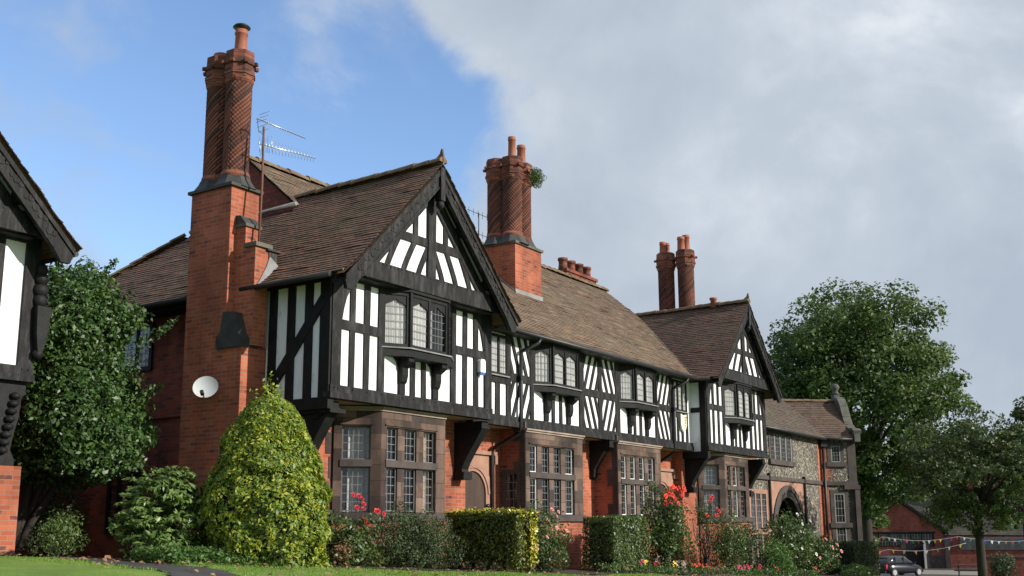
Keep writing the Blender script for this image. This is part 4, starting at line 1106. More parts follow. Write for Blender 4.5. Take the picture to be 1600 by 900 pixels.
ridge(h4, tuple(E0 + Vector(aU) * -1.3 + Vector(aW) * 1.75 + Vector((0, 0, 1.68))), tuple(E0 + Vector(aU) * 1.42 + Vector(aW) * 1.75 + Vector((0, 0, 1.68))), .09, mat='ridge')
gt = MB(); gt.tube([(35, 13.28, 3.40), (CX, 13.28, 3.40)], .06, 8); gt.tube([tuple(W2.p(0, .3, 3.4)), tuple(W2.p(1.44, .3, 3.4))], .06, 8); gt.build('gutter', 'iron', h4)
# curved gable coping with ball finial, standing across the end of the wing
gc = MB(); gf = Frame(W2.p(1.46, .24, 0), aW, aU)
sw = [(-.15, 3.30), (-.15, 3.62), (.0, 3.72), (.35, 3.76), (.62, 3.94), (.80, 4.28), (1.0, 4.75), (1.25, 5.08), (1.55, 5.17), (1.6, 5.42), (1.9, 5.42), (1.9, 3.3)]
gc.prism(gf, sw, -.12, .12)
for (a, za), (c_, zc) in zip(sw[1:8], sw[2:9]):
    gc.prism(gf, [(a, za), (c_, zc), (c_ - .02, zc + .12), (a - .04, za + .12)], -.17, .17)
fb = gf.p(1.74, 0, 0)
gc.lathe(fb.x, fb.y, [(.18, 5.42), (.12, 5.5), (.09, 5.56), (.15, 5.63), (.18, 5.72), (.14, 5.82), (.05, 5.87)], 14)
gc.build('curved_gable', 'coping', h4)

# ================================================================== fittings that hang on the houses
dsh = thing('satellite_dish', 'pale grey satellite dish bolted to the shaded brick chimney breast', 'satellite dish', (12.98, 15.36, 2.53))
m = MB(); D = Vector((-.80, -.55, .28)).normalized(); A = D.cross(Vector((0, 0, 1))).normalized(); B = A.cross(D)
c0 = Vector((12.82, 15.20, 2.50)); rings = []
for i in range(8):
    r = .235 * i / 7.; b0 = len(m.v)
    for k in range(28):
        th = 2 * math.pi * k / 28; m.v.append(tuple(c0 + A * (r * .98 * math.cos(th)) + B * (r * .9 * math.sin(th)) + D * (.05 * (r / .235) ** 2)))
    rings.append(b0)
for i in range(7):
    for k in range(28):
        k2 = (k + 1) % 28; m.f.append((rings[i] + k, rings[i] + k2, rings[i + 1] + k2, rings[i + 1] + k)); m.uv.append(None); m.sm.append(True)
m.build('reflector', 'dish', dsh)
m = MB(); m.tube([c0 - B * .2 + D * .05, c0 - B * .19 + D * .2], .012, 6); m.tube([c0 - D * .02, c0 - D * .1, Vector((13.07, 15.28, 2.48))], .025, 6); m.build('arm', 'iron', dsh)
m = MB(); m.tube([c0 - B * .2 + D * .17, c0 - B * .17 + D * .25], .036, 10); m.build('receiver', 'iron', dsh)

ae = thing('television_aerial', 'rusty mast with two spiny television aerials beside the nearest twisted chimney', 'aerial', (13.42, 14.62, 5.22))
m = MB(); m.tube([(13.42, 14.64, 5.2), (13.50, 14.70, 6.4), (13.56, 14.78, 7.62)], .022, 8); m.build('mast', 'rust', ae)
def yagi(a, b, n, half, up, name):
    m = MB(); a = Vector(a); b = Vector(b); d = (b - a).normalized(); s = d.cross(Vector((0, 0, 1))).normalized()
    el = s if not up else s.cross(d)
    m.tube([a, b], .011, 6)
    for k in range(n):
        p = a + (b - a) * (k + .3) / n; h = half * (1.0 - .45 * k / n)
        m.tube([p - el * h, p + el * h], .005, 4)
    # reflector grid
    for k in (-2, -1, 0, 1, 2):
        q = a + d * (.12 + .03 * abs(k)) + (s if up else s.cross(d)) * .09 * k
        m.tube([q - el * .17, q + el * .17], .005, 4)
    return m.build(name, 'alu', ae)
yagi((13.40, 14.80, 7.74), (14.62, 14.72, 7.70), 22, .045, False, 'antenna')
yagi((13.44, 14.78, 7.24), (14.86, 14.66, 7.34), 18, .15, True, 'antenna')
m = MB(); m.tube([(13.40, 14.8, 7.74), (13.44, 14.79, 7.5), (13.54, 14.77, 7.45), (13.52, 14.72, 6.6), (13.45, 14.66, 5.4)], .006, 5); m.build('cable', 'iron', ae)
ae2 = thing('rooftop_aerial', 'tiny distant aerial seen between the near gable and the triple chimney', 'aerial', (30.1, 21.5, 5.2))
m = MB(); m.tube([(30.1, 21.5, 5.2), (30.1, 21.5, 11.15)], .018, 6)
for z in (10.35, 11.1):
    m.tube([(29.4, 21.5, z), (30.8, 21.5, z)], .012, 5)
    for k in range(5): m.tube([(29.5 + k * .28, 21.5, z - .13), (29.5 + k * .28, 21.5, z + .13)], .009, 4)
m.build('mast', 'iron', ae2)

al = thing('alarm_box', 'white burglar alarm box with blue base on the near gable', 'alarm box', (18.2, 12.98, 3.3))
m = MB(); m.prism(Frame((18.2, 12.965, 0)), [(-.09, 3.22), (.09, 3.22), (.09, 3.46), (.05, 3.50), (-.05, 3.50), (-.09, 3.46)], 0, .085); m.build('housing', 'whitepaint', al)
m = MB(); m.prism(Frame((18.2, 12.965, 0)), [(-.09, 3.19), (.06, 3.165), (.09, 3.22), (-.09, 3.22)], 0, .085); m.build('base', 'bluepl', al)
sh = thing('shield_plaque', 'cream shield plaque with gilt marks on the timbering beside the far gable', 'plaque', (29.3, 13.45, 3.05))
m = MB(); m.prism(Frame((29.3, 13.44, 0)), [(-.2, 3.3), (-.2, 2.98), (-.14, 2.86), (0, 2.76), (.14, 2.86), (.2, 2.98), (.2, 3.3), (0, 3.26)], 0, .05); m.build('shield', 'cream', sh)
m = MB()
for i, z in enumerate((3.18, 3.10, 3.02, 2.94)): m.box(Frame((29.3, 13.39, 0)), .05, .17 - .02 * i, 0, .012, z, z + .05)
m.build('emblem', 'gold', sh)

# ------------------------------------------------------------------ foliage helpers
def leafmesh(name, P, Nr, size, mat, parent=None, origin=None, aspect=.45, jit=.8, var=.35, droop=0.):
    n = len(P)
    if n == 0: return None
    Nr = Nr + RNG.normal(0, jit, (n, 3)); Nr /= np.linalg.norm(Nr, axis=1)[:, None] + 1e-9
    T = RNG.normal(0, 1, (n, 3)); T[:, 2] -= droop
    T -= (T * Nr).sum(1)[:, None] * Nr; T /= np.linalg.norm(T, axis=1)[:, None] + 1e-9
    Bn = np.cross(Nr, T)
    s = size * (1 + RNG.uniform(-var, var, n))[:, None]
    a = P - T * s * .5; b = P + T * s * .5
    l = P + Bn * s * aspect * .5 + Nr * s * .12; r = P - Bn * s * aspect * .5 + Nr * s * .12
    V = np.stack([a, l, b, r], 1).reshape(-1, 3)
    off = np.array(LOC[parent.name]) if parent is not None else np.array(origin if origin is not None else (0, 0, 0))
    V = V - off
    me = bpy.data.meshes.new(name)
    me.vertices.add(4 * n); me.vertices.foreach_set('co', V.ravel())
    me.loops.add(4 * n); me.loops.foreach_set('vertex_index', np.arange(4 * n, dtype=np.int32))
    me.polygons.add(n); me.polygons.foreach_set('loop_start', np.arange(0, 4 * n, 4, dtype=np.int32))
    at = me.attributes.new('rnd', 'FLOAT', 'FACE'); at.data.foreach_set('value', RNG.uniform(0, 1, n).astype(np.float32))
    me.materials.append(M[mat]); me.update(calc_edges=True); me.validate()
    o = bpy.data.objects.new(name, me); COL.objects.link(o); LOC[o.name] = Vector(off)
    if parent is not None: o.parent = parent
    else: o.location = off
    return o

def lump(P, f=1.6, seed=0.):
    return np.array([mnoise.noise(Vector((p[0] * f + seed, p[1] * f, p[2] * f))) for p in P])

def ellipsoid_pts(c, r, n, inner=.55, lumpy=.22, f=1.8, seed=0., flat=None):
    d = RNG.normal(0, 1, (n, 3)); d /= np.linalg.norm(d, axis=1)[:, None]
    k = 1 - (1 - inner) * RNG.uniform(0, 1, n) ** 2.2
    ks = 1 + lumpy * 2 * lump(d, f, seed)
    P = d * (k * ks)[:, None] * np.array(r) + np.array(c)
    return P, d

def branches(name, parent, base, tips, r0, r1=.006, mat='bark', mid=.4, wob=.12):
    m = MB(); base = Vector(base)
    for t in tips:
        t = Vector(t); pts = []
        for i in range(7):
            q = i / 6.; p = base.lerp(t, q); p.z = base.z + (t.z - base.z) * (q ** .8)
            p += Vector((random.uniform(-wob, wob), random.uniform(-wob, wob), random.uniform(-wob, wob) * .5)) * math.sin(q * math.pi)
            pts.append(p)
        m.tube(pts, r0, 6, r1)
    return m.build(name, mat, parent)

def blossoms(parent, pts, r, mat, name='blossom'):
    """each flower a little whorl of petals, one object per flower"""
    for p in pts:
        m = MB(); p = Vector(p); n = Vector((random.uniform(-.5, .2), -1, random.uniform(.2, .9))).normalized()
        a = n.cross(Vector((0, 0, 1))).normalized(); b = a.cross(n); rr = r * random.uniform(.8, 1.2)
        for ring, (k, tilt, sc_) in enumerate(((6, .35, 1.), (5, .8, .75), (4, 1.3, .5))):
            for i in range(k):
                th = 2 * math.pi * (i + ring * .5) / k + random.uniform(-.1, .1)
                e = a * math.cos(th) + b * math.sin(th)
                o_ = p + e * rr * .12; tip = p + e * rr * sc_ * math.cos(tilt * .8) + n * rr * sc_ * math.sin(tilt * .8)
                w_ = e.cross(n) * rr * .42 * sc_; md = o_.lerp(tip, .6) + n * rr * .08
                m.face([o_, md - w_, tip - w_ * .4, tip + w_ * .4, md + w_], None, True)
        m.build(name, mat, parent)

def shrub(name, label, cat, c, r, n, size, mat, group=None, base=None, seed=0., aspect=.45, lumpy=.25, inner=.35, gloss=None, core=True, stems=8, jit=.9):
    zb = gz(c[0], c[1]) if base is None else base
    root = thing(name, label, cat, (c[0], c[1], zb), group)
    P, d = ellipsoid_pts(c, r, n, inner, lumpy, 1.9, seed)
    keep = P[:, 2] > zb + .02; P, d = P[keep], d[keep]
    leafmesh('foliage', P, d, size, mat, root, None, aspect, jit)
    tips = [tuple(P[i]) for i in RNG.integers(0, len(P), stems)]
    branches('stems', root, (c[0], c[1], zb - .05), tips, .018, .005, 'twig')
    return root

# ------------------------------------------------------------------ ground
def sheet(name, mat, xs, ys, zf, keep=None, label=None):
    V = []; F = []; idx = {}
    nx, ny = len(xs), len(ys)
    for i, x in enumerate(xs):
        for j, y in enumerate(ys): V.append((x, y, zf(x, y)))
    for i in range(nx - 1):
        for j in range(ny - 1):
            if keep and not keep((xs[i] + xs[i + 1]) / 2, (ys[j] + ys[j + 1]) / 2): continue
            F.append((i * ny + j, (i + 1) * ny + j, (i + 1) * ny + j + 1, i * ny + j + 1))
    me = bpy.data.meshes.new(name); me.from_pydata(V, [], F); me.materials.append(M[mat]); me.update()
    for p in me.polygons: p.use_smooth = True
    o = bpy.data.objects.new(name, me); COL.objects.link(o); o['kind'] = 'structure'
    return o
xs = list(np.concatenate([np.arange(-400, -20, 40), np.arange(-20, 60, .6), np.arange(60, 120, 2), np.arange(120, 900, 60)]))
ys = list(np.concatenate([np.arange(-400, -10, 40), np.arange(-10, 0, 1), np.arange(0, 16, .25), np.arange(16, 60, 2), np.arange(60, 700, 60)]))
def gzn(x, y):
    z = gz(x, y)
    if 0 < x < 60 and 5 < y < 13: z += .025 * mnoise.noise(Vector((x * .7, y * .9, 0))) + .03 * mnoise.noise(Vector((x * .2, y * .3, 5)))
    return z
sheet('lawn', 'lawn', xs, ys, gzn)
# flower bed in front of the terrace
bx = list(np.arange(12.2, 41, .3)); by = list(np.arange(10.4, 14.1, .15))
sheet('flower_bed', 'soil', bx, by, lambda x, y: gzn(x, y) + .03 + .03 * mnoise.noise(Vector((x * 3, y * 3, 2))), lambda x, y: y > 10.75 + .18 * math.sin(x * .9) + .1 * math.sin(x * 2.3))
# tarmac path that runs in between the two nearest houses
px_ = list(np.arange(7.4, 13.2, .12)); py_ = list(np.arange(8., 24, .12))
def onpath(x, y):
    xc = 8.85 + (y - 11) * .30 if y < 14.5 else 10.9 + (y - 14.5) * .06
    w_ = .5 if y < 14.5 else 1.7
    return abs(x - xc) < w_
sheet('path', 'asphalt', px_, py_, lambda x, y: gzn(x, y) + .012, onpath)
# street and forecourt to the right
rx = list(np.arange(44, 120, 1.)); ry = list(np.arange(-12, 34, .5))
def onroad(x, y):
    yu = 9.6 + (x - 44) * .22 if x < 76 else 27
    return y < min(yu, 27)
sheet('road', 'asphalt', rx, ry, lambda x, y: gz(x, y) + .02, onroad)
sheet('pavement', 'paving', list(np.arange(90, 99, .5)), list(np.arange(17, 27, .5)), lambda x, y: gz(x, y) + .03)

# mown grass blades along the part of the lawn that the garden shows
def grass_patch(n, xr, yr):
    x = RNG.uniform(*xr, n); y = RNG.uniform(*yr, n)
    ok = np.array([not onpath(a, b_) and b_ < 10.75 + .18 * math.sin(a * .9) + .1 * math.sin(a * 2.3) if a > 12.2 else not onpath(a, b_) for a, b_ in zip(x, y)])
    x, y = x[ok], y[ok]
    z = np.array([gzn(a, b_) for a, b_ in zip(x, y)])
    return np.stack([x, y, z + .014], 1)
P = np.concatenate([grass_patch(26000, (12, 22), (9.3, 11.)), grass_patch(16000, (22, 34), (9.0, 11.)), grass_patch(9000, (8, 13), (9.5, 13.5)), grass_patch(9000, (34, 46), (9.0, 12.5))])
Nn = np.tile(np.array([[0., -.6, .25]]), (len(P), 1))
g_ = leafmesh('grass', P, Nn, .05, 'grassblade', None, (0, 0, 0), .14, .5, .4, -2.5)
g_['kind'] = 'stuff'; g_['label'] = 'short mown grass of the front lawn'

fx = RNG.uniform(8, 30, 900); fy = RNG.uniform(9.3, 13.5, 900); ok = (fy < 10.9) | (fx < 11)
fx, fy = fx[ok], fy[ok]
P = np.stack([fx, fy, np.array([gzn(a, b_) for a, b_ in zip(fx, fy)]) + .045], 1)
fl_ = leafmesh('fallen_leaves', P, np.tile([[0, -.2, 1.]], (len(P), 1)), .075, 'dryleaf', None, (0, 0, 0), .6, .35); fl_['kind'] = 'stuff'; fl_['label'] = 'scattered fallen leaves on the lawn and path'
# ------------------------------------------------------------------ garden plants
# glossy evergreen between the two houses
mg = thing('evergreen_tree', 'dark glossy evergreen tree filling the gap between the two nearest houses', 'tree', (11.9, 17.0, gz(11.9, 17)), 'trees')
PP = []; DD = []
clumps = [((11.7, 17.1, 2.2), (1.0, .9, 1.15)), ((11.3, 17.2, 3.5), (.85, .8, .95)), ((11.7, 17.2, 3.9), (.62, .6, .7)), ((12.15, 16.9, 3.85), (.42, .45, .42)),
          ((11.2, 16.7, 1.9), (.8, .8, .9)), ((12.1, 16.85, 1.85), (.6, .6, .72)), ((11.85, 16.45, 1.5), (.7, .55, .5)), ((11.4, 17.9, 4.3), (.55, .6, .55)), ((11.2, 17.5, 2.8), (.9, .8, 1.)), ((10.92, 17.8, 2.2), (.62, .7, 1.25)), ((11.0, 17.9, 3.2), (.5, .6, .8)), ((12.0, 17.8, 4.6), (.42, .42, .4)), ((11.0, 17.7, 1.25), (.75, .6, .5)), ((11.9, 17.6, 1.1), (.8, .5, .35)), ((11.5, 16.5, 1.2), (.8, .5, .35)), ((11.7, 17.4, 3.0), (.7, .7, .9))]
for i, (c_, r_) in enumerate(clumps):
    a, d = ellipsoid_pts(c_, r_, int(8200 * r_[0] * r_[2]), .45, .28, 2.3, i * 3.1); PP.append(a); DD.append(d)
for (p0, p1) in (((12.3, 16.7, 3.3), (12.75, 16.0, 3.85)), ((12.2, 16.6, 2.2), (12.6, 16.1, 2.6)), ((11.9, 17.4, 4.5), (12.2, 17.2, 5.05)), ((11.3, 17.7, 4.5), (11.2, 17.5, 4.95))):
    q = RNG.uniform(0, 1, (160, 1)); a = np.array(p0) * (1 - q) + np.array(p1) * q + RNG.normal(0, .07, (160, 3)) * (1.25 - q); PP.append(a); DD.append(np.tile([[0, -.5, .6]], (160, 1)))
PP = np.concatenate(PP); DD = np.concatenate(DD)
leafmesh('foliage', PP, DD * .8 + np.array([0, -.1, .35]), .095, 'magnolia', mg, None, .5, .75)
branches('trunk', mg, (10.95, 17.9, -.65), [(11.4, 17.2, 2.4), (12.1, 16.9, 3.2), (11.2, 17.2, 3.6), (12.5, 16.5, 2.6), (11.8, 17.4, 4.2)], .085, .012, 'bark')
shrub('round_shrub', 'small round silvery green shrub by the shaded path on the left', 'shrub', (11.35, 17.0, -.10), (.36, .36, .40), 1500, .055, 'rhodo', 'garden shrubs', gz(11.3, 17), 2., .3)
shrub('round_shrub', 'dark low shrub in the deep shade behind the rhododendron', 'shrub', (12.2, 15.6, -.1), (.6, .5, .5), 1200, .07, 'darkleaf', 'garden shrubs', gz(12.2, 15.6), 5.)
shrub('dark_shrub', 'dark shrub added to fill the deep shade under the evergreen tree', 'shrub', (11.9, 18.3, .1), (.8, .5, .75), 3600, .07, 'darkleaf', 'garden shrubs', None, 17., .5, .3, .2)  # added where the gap lies in shade; its dark leaves deepen it
shrub('dark_shrub', 'dark shrub added to fill the shade beside the pier of the neighbouring cottage', 'shrub', (10.5, 18.6, .2), (.6, .5, .9), 3600, .07, 'darkleaf', 'garden shrubs', None, 19., .5, .3, .2)  # also added, darkens the shaded gap by the pier
gw = thing('garden_wall', 'shaded red brick garden wall closing the gap behind the evergreen tree', 'wall', (11.7, 20.5, -.6))
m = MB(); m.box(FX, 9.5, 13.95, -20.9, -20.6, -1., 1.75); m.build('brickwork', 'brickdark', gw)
m = MB(); m.box(FX, 9.5, 13.95, -20.95, -20.55, 1.75, 1.83); m.build('coping', 'coping', gw)
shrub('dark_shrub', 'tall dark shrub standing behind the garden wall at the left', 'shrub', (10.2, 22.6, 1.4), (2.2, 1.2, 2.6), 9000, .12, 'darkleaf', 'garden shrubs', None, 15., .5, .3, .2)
rh = thing('rhododendron', 'broad leaved light green rhododendron left of the clipped golden cone', 'shrub', (10.25, 12.95, gz(10.25, 12.95)), 'garden shrubs')
PP = []; DD = []
for i, (c_, r_) in enumerate([((10.20, 13.0, .42), (.48, .42, .48)), ((10.40, 12.78, .1), (.40, .38, .43)), ((10.02, 13.15, .05), (.36, .33, .38)), ((10.42, 12.9, .5), (.33, .33, .33)), ((10.3, 12.8, -.25), (.46, .33, .25))]):
    # leaves in whorls
    cen, d = ellipsoid_pts(c_, r_, 150, .6, .25, 2., i * 4.)
    for c1, dd in zip(cen, d):
        k = 8; th = RNG.uniform(0, 6.28) + np.arange(k) * 6.28 / k
        off = np.stack([np.cos(th), np.sin(th), RNG.uniform(-.2, .5, k)], 1) * .055
        PP.append(c1 + off); DD.append(np.tile(dd * .5 + np.array([0, -.2, .8]), (k, 1)))
leafmesh('foliage', np.concatenate(PP), np.concatenate(DD), .11, 'rhodo', rh, None, .36, .45)
branches('stems', rh, (10.25, 12.95, -.65), [(10.15, 12.95, .4), (10.4, 12.8, .2), (10.0, 13.1, .1), (10.4, 12.8, .5)], .02, .006, 'twig')
# ground cover: nobody could count it
P = []; 
cx = RNG.uniform(0, 1, 5200); cy = RNG.normal(0, .28, 5200)
P = np.stack([9.65 + cx * 1.5, 12.45 - cx * .6 + cy, np.zeros(5200)], 1)
P[:, 2] = np.array([gzn(a, b_) for a, b_, _ in P]) + RNG.uniform(.0, .24, 5200) * (1 - (cy / .9) ** 2)
g2 = leafmesh('ground_cover', P, np.tile([[0, -.3, .9]], (len(P), 1)), .06, 'ground', None, (0, 0, 0), .4, .7); g2['kind'] = 'stuff'; g2['label'] = 'low leafy ground cover beside the path'

# clipped golden cone
cn = thing('clipped_cone', 'tall clipped golden variegated cone shrub in front of the near cottage', 'shrub', (11.45, 12.1, gz(11.45, 12.1)), 'garden shrubs')
n = 30000; h = RNG.uniform(0, 1, n) ** .85; th = RNG.uniform(0, 2 * math.pi, n)
prof_h = np.array([0, .08, .2, .33, .5, .66, .8, .9, .96, 1.]); prof_r = np.array([.80, .90, .95, .93, .84, .72, .56, .43, .30, .08])
r = np.interp(h, prof_h, prof_r) * (.93 + .10 * RNG.uniform(0, 1, n) ** .5)
P = np.stack([11.45 + r * np.cos(th), 12.1 + r * np.sin(th), -.66 + h * 2.64], 1)
r2 = lump(P, 2.4, 3.); r3 = lump(P, 6., 9.); P[:, :2] += (P[:, :2] - np.array([11.45, 12.1])) * (r2 * .17 + r3 * .10)[:, None]
D = np.stack([np.cos(th), np.sin(th), .35 + .5 * h], 1)
# stray leading shoots
Q = []
for k in range(14):
    x = 11.45 + random.uniform(-.26, .26); y = 12.1 + random.uniform(-.2, .2); hh = random.uniform(.12, .62) * (1 - 1.4 * abs(x - 11.42))
    q = RNG.uniform(0, 1, (15, 1)); Q.append(np.array([x, y, 1.80]) + q * np.array([random.uniform(-.05, .05), 0, hh]) + RNG.normal(0, .022, (15, 3)))
Q = np.concatenate(Q); leafmesh('foliage', np.concatenate([P, Q]), np.concatenate([D, np.tile([[0, -.5, .5]], (len(Q), 1))]), .072, 'holly', cn, None, .5, .75)
m = MB(); m.lathe(11.45, 12.1, [(.62, -.7), (.76, -.2), (.72, .4), (.57, 1.0), (.38, 1.5), (.1, 1.85)], 20); m.build('dark_core', 'twig', cn)  # solid dark core paints the shade inside the cone
m = MB(); m.tube([(11.45, 12.1, -.75), (11.45, 12.1, 1.2)], .06, 8); m.build('trunk', 'bark', cn)

# clipped hedges flanking the paths
def hedge(name, label, x0, x1, y0, y1, zt, n, mat, topmat=None, size=.06, group='clipped hedges'):
    xb, yb = (x0 + x1) / 2, (y0 + y1) / 2; zb = min(gz(x0, y0), gz(x1, y1)) - .02
    root = thing(name, label, 'hedge', (xb, yb, zb), group)
    w, d, hh = x1 - x0, y1 - y0, zt - zb
    areas = np.array([w * hh, w * hh, d * hh, d * hh, w * d]); areas /= areas.sum()
    PP = []; DD = []
    for (ax, sg), ar in zip((('y', -1), ('y', 1), ('x', -1), ('x', 1), ('z', 1)), areas):
        k = int(n * ar); u = RNG.uniform(0, 1, k); v = RNG.uniform(0, 1, k); dep = RNG.uniform(0, 1, k) ** 2 * .14
        if ax == 'y': p = np.stack([x0 + u * w, (y0 + dep if sg < 0 else y1 - dep), zb + v * hh], 1); dd = np.array([0, sg, .2])
        elif ax == 'x': p = np.stack([(x0 + dep if sg < 0 else x1 - dep), y0 + u * d, zb + v * hh], 1); dd = np.array([sg, 0, .2])
        else: p = np.stack([x0 + u * w, y0 + v * d, zt - dep], 1); dd = np.array([0, -.15, 1.])
        PP.append(p); DD.append(np.tile(dd, (k, 1)))
    P = np.concatenate(PP); D = np.concatenate(DD)
    P = P + D * (lump(P, 1.7, x0)[:, None] * .09 + lump(P, 5., x0 + 3)[:, None] * .045)
    sel = RNG.uniform(0, 1, len(P)) > np.clip((zb + .28 - P[:, 2]) / .3, 0, .8)
    P, D = P[sel], D[sel]
    leafmesh('foliage', P, D, size, mat, root, None, .5, .7)
    if topmat:
        k = 1500; p = np.stack([x0 + RNG.uniform(-.02, 1.02, k) * w, y0 + RNG.uniform(-.02, 1.02, k) * d, zt + RNG.normal(-.01, .035, k)], 1)
        leafmesh('yellow_leaves', p, np.tile([[0, -.2, 1.]], (k, 1)), size * .9, topmat, root, None, .5, .6)
        k = 520; v = RNG.uniform(0, 1, k) ** .7; p = np.stack([x1 - .22 * RNG.uniform(0, 1, k), np.full(k, y0 - .01) + RNG.normal(0, .02, k), zb + .15 + v * (hh - .15)], 1)
        leafmesh('yellow_leaves', p, np.tile([[0.3, -1, .3]], (k, 1)), size, topmat, root, None, .5, .6)  # yellow leaves paint the sunlit edge of the front face
    m = MB(); m.box(FX, x0 + .12, x1 - .12, -(y1 - .12), -(y0 + .12), zb + .22, zt - .12); m.build('dark_core', 'twig', root)  # solid dark core puts the hedge's inner shade into colour
    for k in range(5): 
        tr = MB(); yy = y0 + .15 + (d - .3) * k / 4; tr.tube([(xb + random.uniform(-.1, .1), yy, zb - .05), (xb + random.uniform(-.1, .1), yy, zb + .3)], .035, 6, .03)
        tr.build('stem', 'bark', root)
    return root
hedge('clipped_hedge', 'square clipped dark hedge with bright yellow top beside the arched door', 15.98, 16.56, 10.55, 12.2, .27, 11000, 'hedgegold', 'goldtop')
hedge('clipped_hedge', 'plain green square hedge in front of the second stone bay', 21.5, 23.25, 11.6, 12.45, .22, 14000, 'hedge')
hedge('clipped_hedge', 'low dark far hedge at the corner of the pebbledashed cottage', 39.2, 42.2, 11.4, 12.6, -.62, 9000, 'darkleaf', None, .08)

# shrubs and roses
shrub('dark_shrub', 'wide dark untrimmed shrub below the sill of the nearest stone bay', 'shrub', (14.35, 11.75, -.32), (.82, .6, .60), 17000, .042, 'darkleaf', 'garden shrubs', None, 1., .45, .3)
shrub('dark_shrub', 'dark shrub patch between the near bay shrub and the yellow topped hedge', 'shrub', (15.2, 12.0, -.35), (.55, .55, .55), 9000, .042, 'darkleaf', 'garden shrubs', None, 7., .45, .3)

def rose(label, c, r, n, flowers, fmat, fr_=.05, seed=0., canes=10, mat='roseleaf', extra=None, size=.06):
    root = shrub('rose_bush', label, 'rose bush', c, r, n, size, mat, 'rose bushes', None, seed, .55, .4, .15, stems=14)
    blossoms(root, flowers, fr_, M[fmat])
    if flowers:
        for f in flowers:
            m = MB(); m.tube([(f[0] * .7 + c[0] * .3, f[1] * .7 + c[1] * .3, min(f[2] - .05, c[2])), (f[0], f[1] + .02, f[2] - .01)], .006, 5); m.build('flower_stem', 'twig', root)
    return root
def scatter(c, r, n, zmin=-9.):
    out = []
    while len(out) < n:
        d = np.random.default_rng(len(out) + int(c[0] * 100)).normal(0, 1, 3)
        d = RNG.normal(0, 1, 3); d /= np.linalg.norm(d)
        p = np.array(c) + d * np.array(r)
        if d[1] < .3 and p[2] > zmin: out.append(tuple(p))
    return out
r1_ = rose('dark red rose bush left of the nearest stone bay', (12.95, 11.85, -.35), (.55, .5, .52), 6500,
     [(12.36, 12.0, .55), (12.42, 12.0, .50), (12.50, 11.95, .42), (12.98, 11.75, .52), (13.06, 11.7, .50), (13.14, 11.7, .46), (13.02, 11.7, .32), (13.12, 11.65, .30), (13.18, 11.7, .38), (13.1, 11.6, .14), (13.16, 11.6, .06), (12.92, 11.6, -.02), (13.4, 11.6, .26), (13.5, 11.55, .22)], 'petalred', .055, 2.)
a, d = ellipsoid_pts((12.55, 11.55, -.38), (.16, .16, .22), 260, .2); leafmesh('dry_leaves', a, d, .07, 'dryleaf', r1_, None, .4, .8)
rose('pink rose bush between the two square hedges', (17.9, 11.35, -.38), (.75, .5, .5), 4200, scatter((17.9, 11.2, -.2), (.6, .4, .35), 7) + [(18.5, 11.3, -.05), (18.0, 11.2, .12)], 'petalpink', .045, 3.)
rose('tall thin stemmed rose in front of the middle bay window', (18.9, 11.9, .0), (.6, .4, .45), 900, scatter((19., 11.8, .1), (.5, .3, .3), 4), 'petalpink', .042, 4.)
ro = rose('tall scarlet rose bush by the second arched door', (24.1, 11.6, -.15), (.62, .55, 1.0), 7500,
     [(24.1 + random.uniform(-.45, .5), 11.2 + random.uniform(-.1, .3), .72 + random.uniform(-.22, .25)) for _ in range(26)] + [(23.55, 11.3, .72), (23.66, 11.3, .74), (23.5, 11.3, .7)], 'petalorange', .062, 5., size=.075)
rose('crimson climbing rose in front of the far canted bay', (27.85, 12.2, .32), (.38, .3, .36), 700, scatter((27.85, 12.0, .5), (.35, .2, .3), 9), 'petalred', .062, 6.)
shrub('leafy_shrub', 'bushy shrub with yellowing leaves under the far canted bay', 'shrub', (28.6, 11.9, -.55), (.75, .6, .8), 4200, .07, 'roseleaf', 'garden shrubs', None, 3., .5, .4, .2)
shrub('leafy_shrub', 'dark leafy shrub left of the round archway', 'shrub', (30.6, 12.3, -.6), (.75, .6, .75), 3800, .08, 'darkleaf', 'garden shrubs', None, 9., .5, .35, .2)
shrub('leafy_shrub', 'bright green grassy shrub below the archway', 'shrub', (31.4, 11.5, -1.0), (.75, .5, .55), 3600, .09, 'ground', 'garden shrubs', None, 6., .25, .35, .2)
rose('large pale pink rambling rose in front of the round archway', (34.2, 12.1, -.6), (1.0, .7, .95), 6200, scatter((34.2, 11.6, -.4), (.9, .4, .8), 9), 'petalwhite', .055, 8., size=.085)
rose('reddish leaved rose bush with pink flowers at the corner of the pebbledashed cottage', (36.4, 11.9, -1.0), (1.1, .6, .7), 5200, scatter((36.2, 11.5, -.9), (.9, .4, .5), 9), 'petalpink', .065, 9., size=.085)
shrub('low_shrub', 'low bluish green mound at the lawn edge beyond the rose bushes', 'shrub', (37.8, 11.0, -1.62), (.9, .5, .3), 2600, .08, 'rhodo', 'garden shrubs', None, 4., .3)
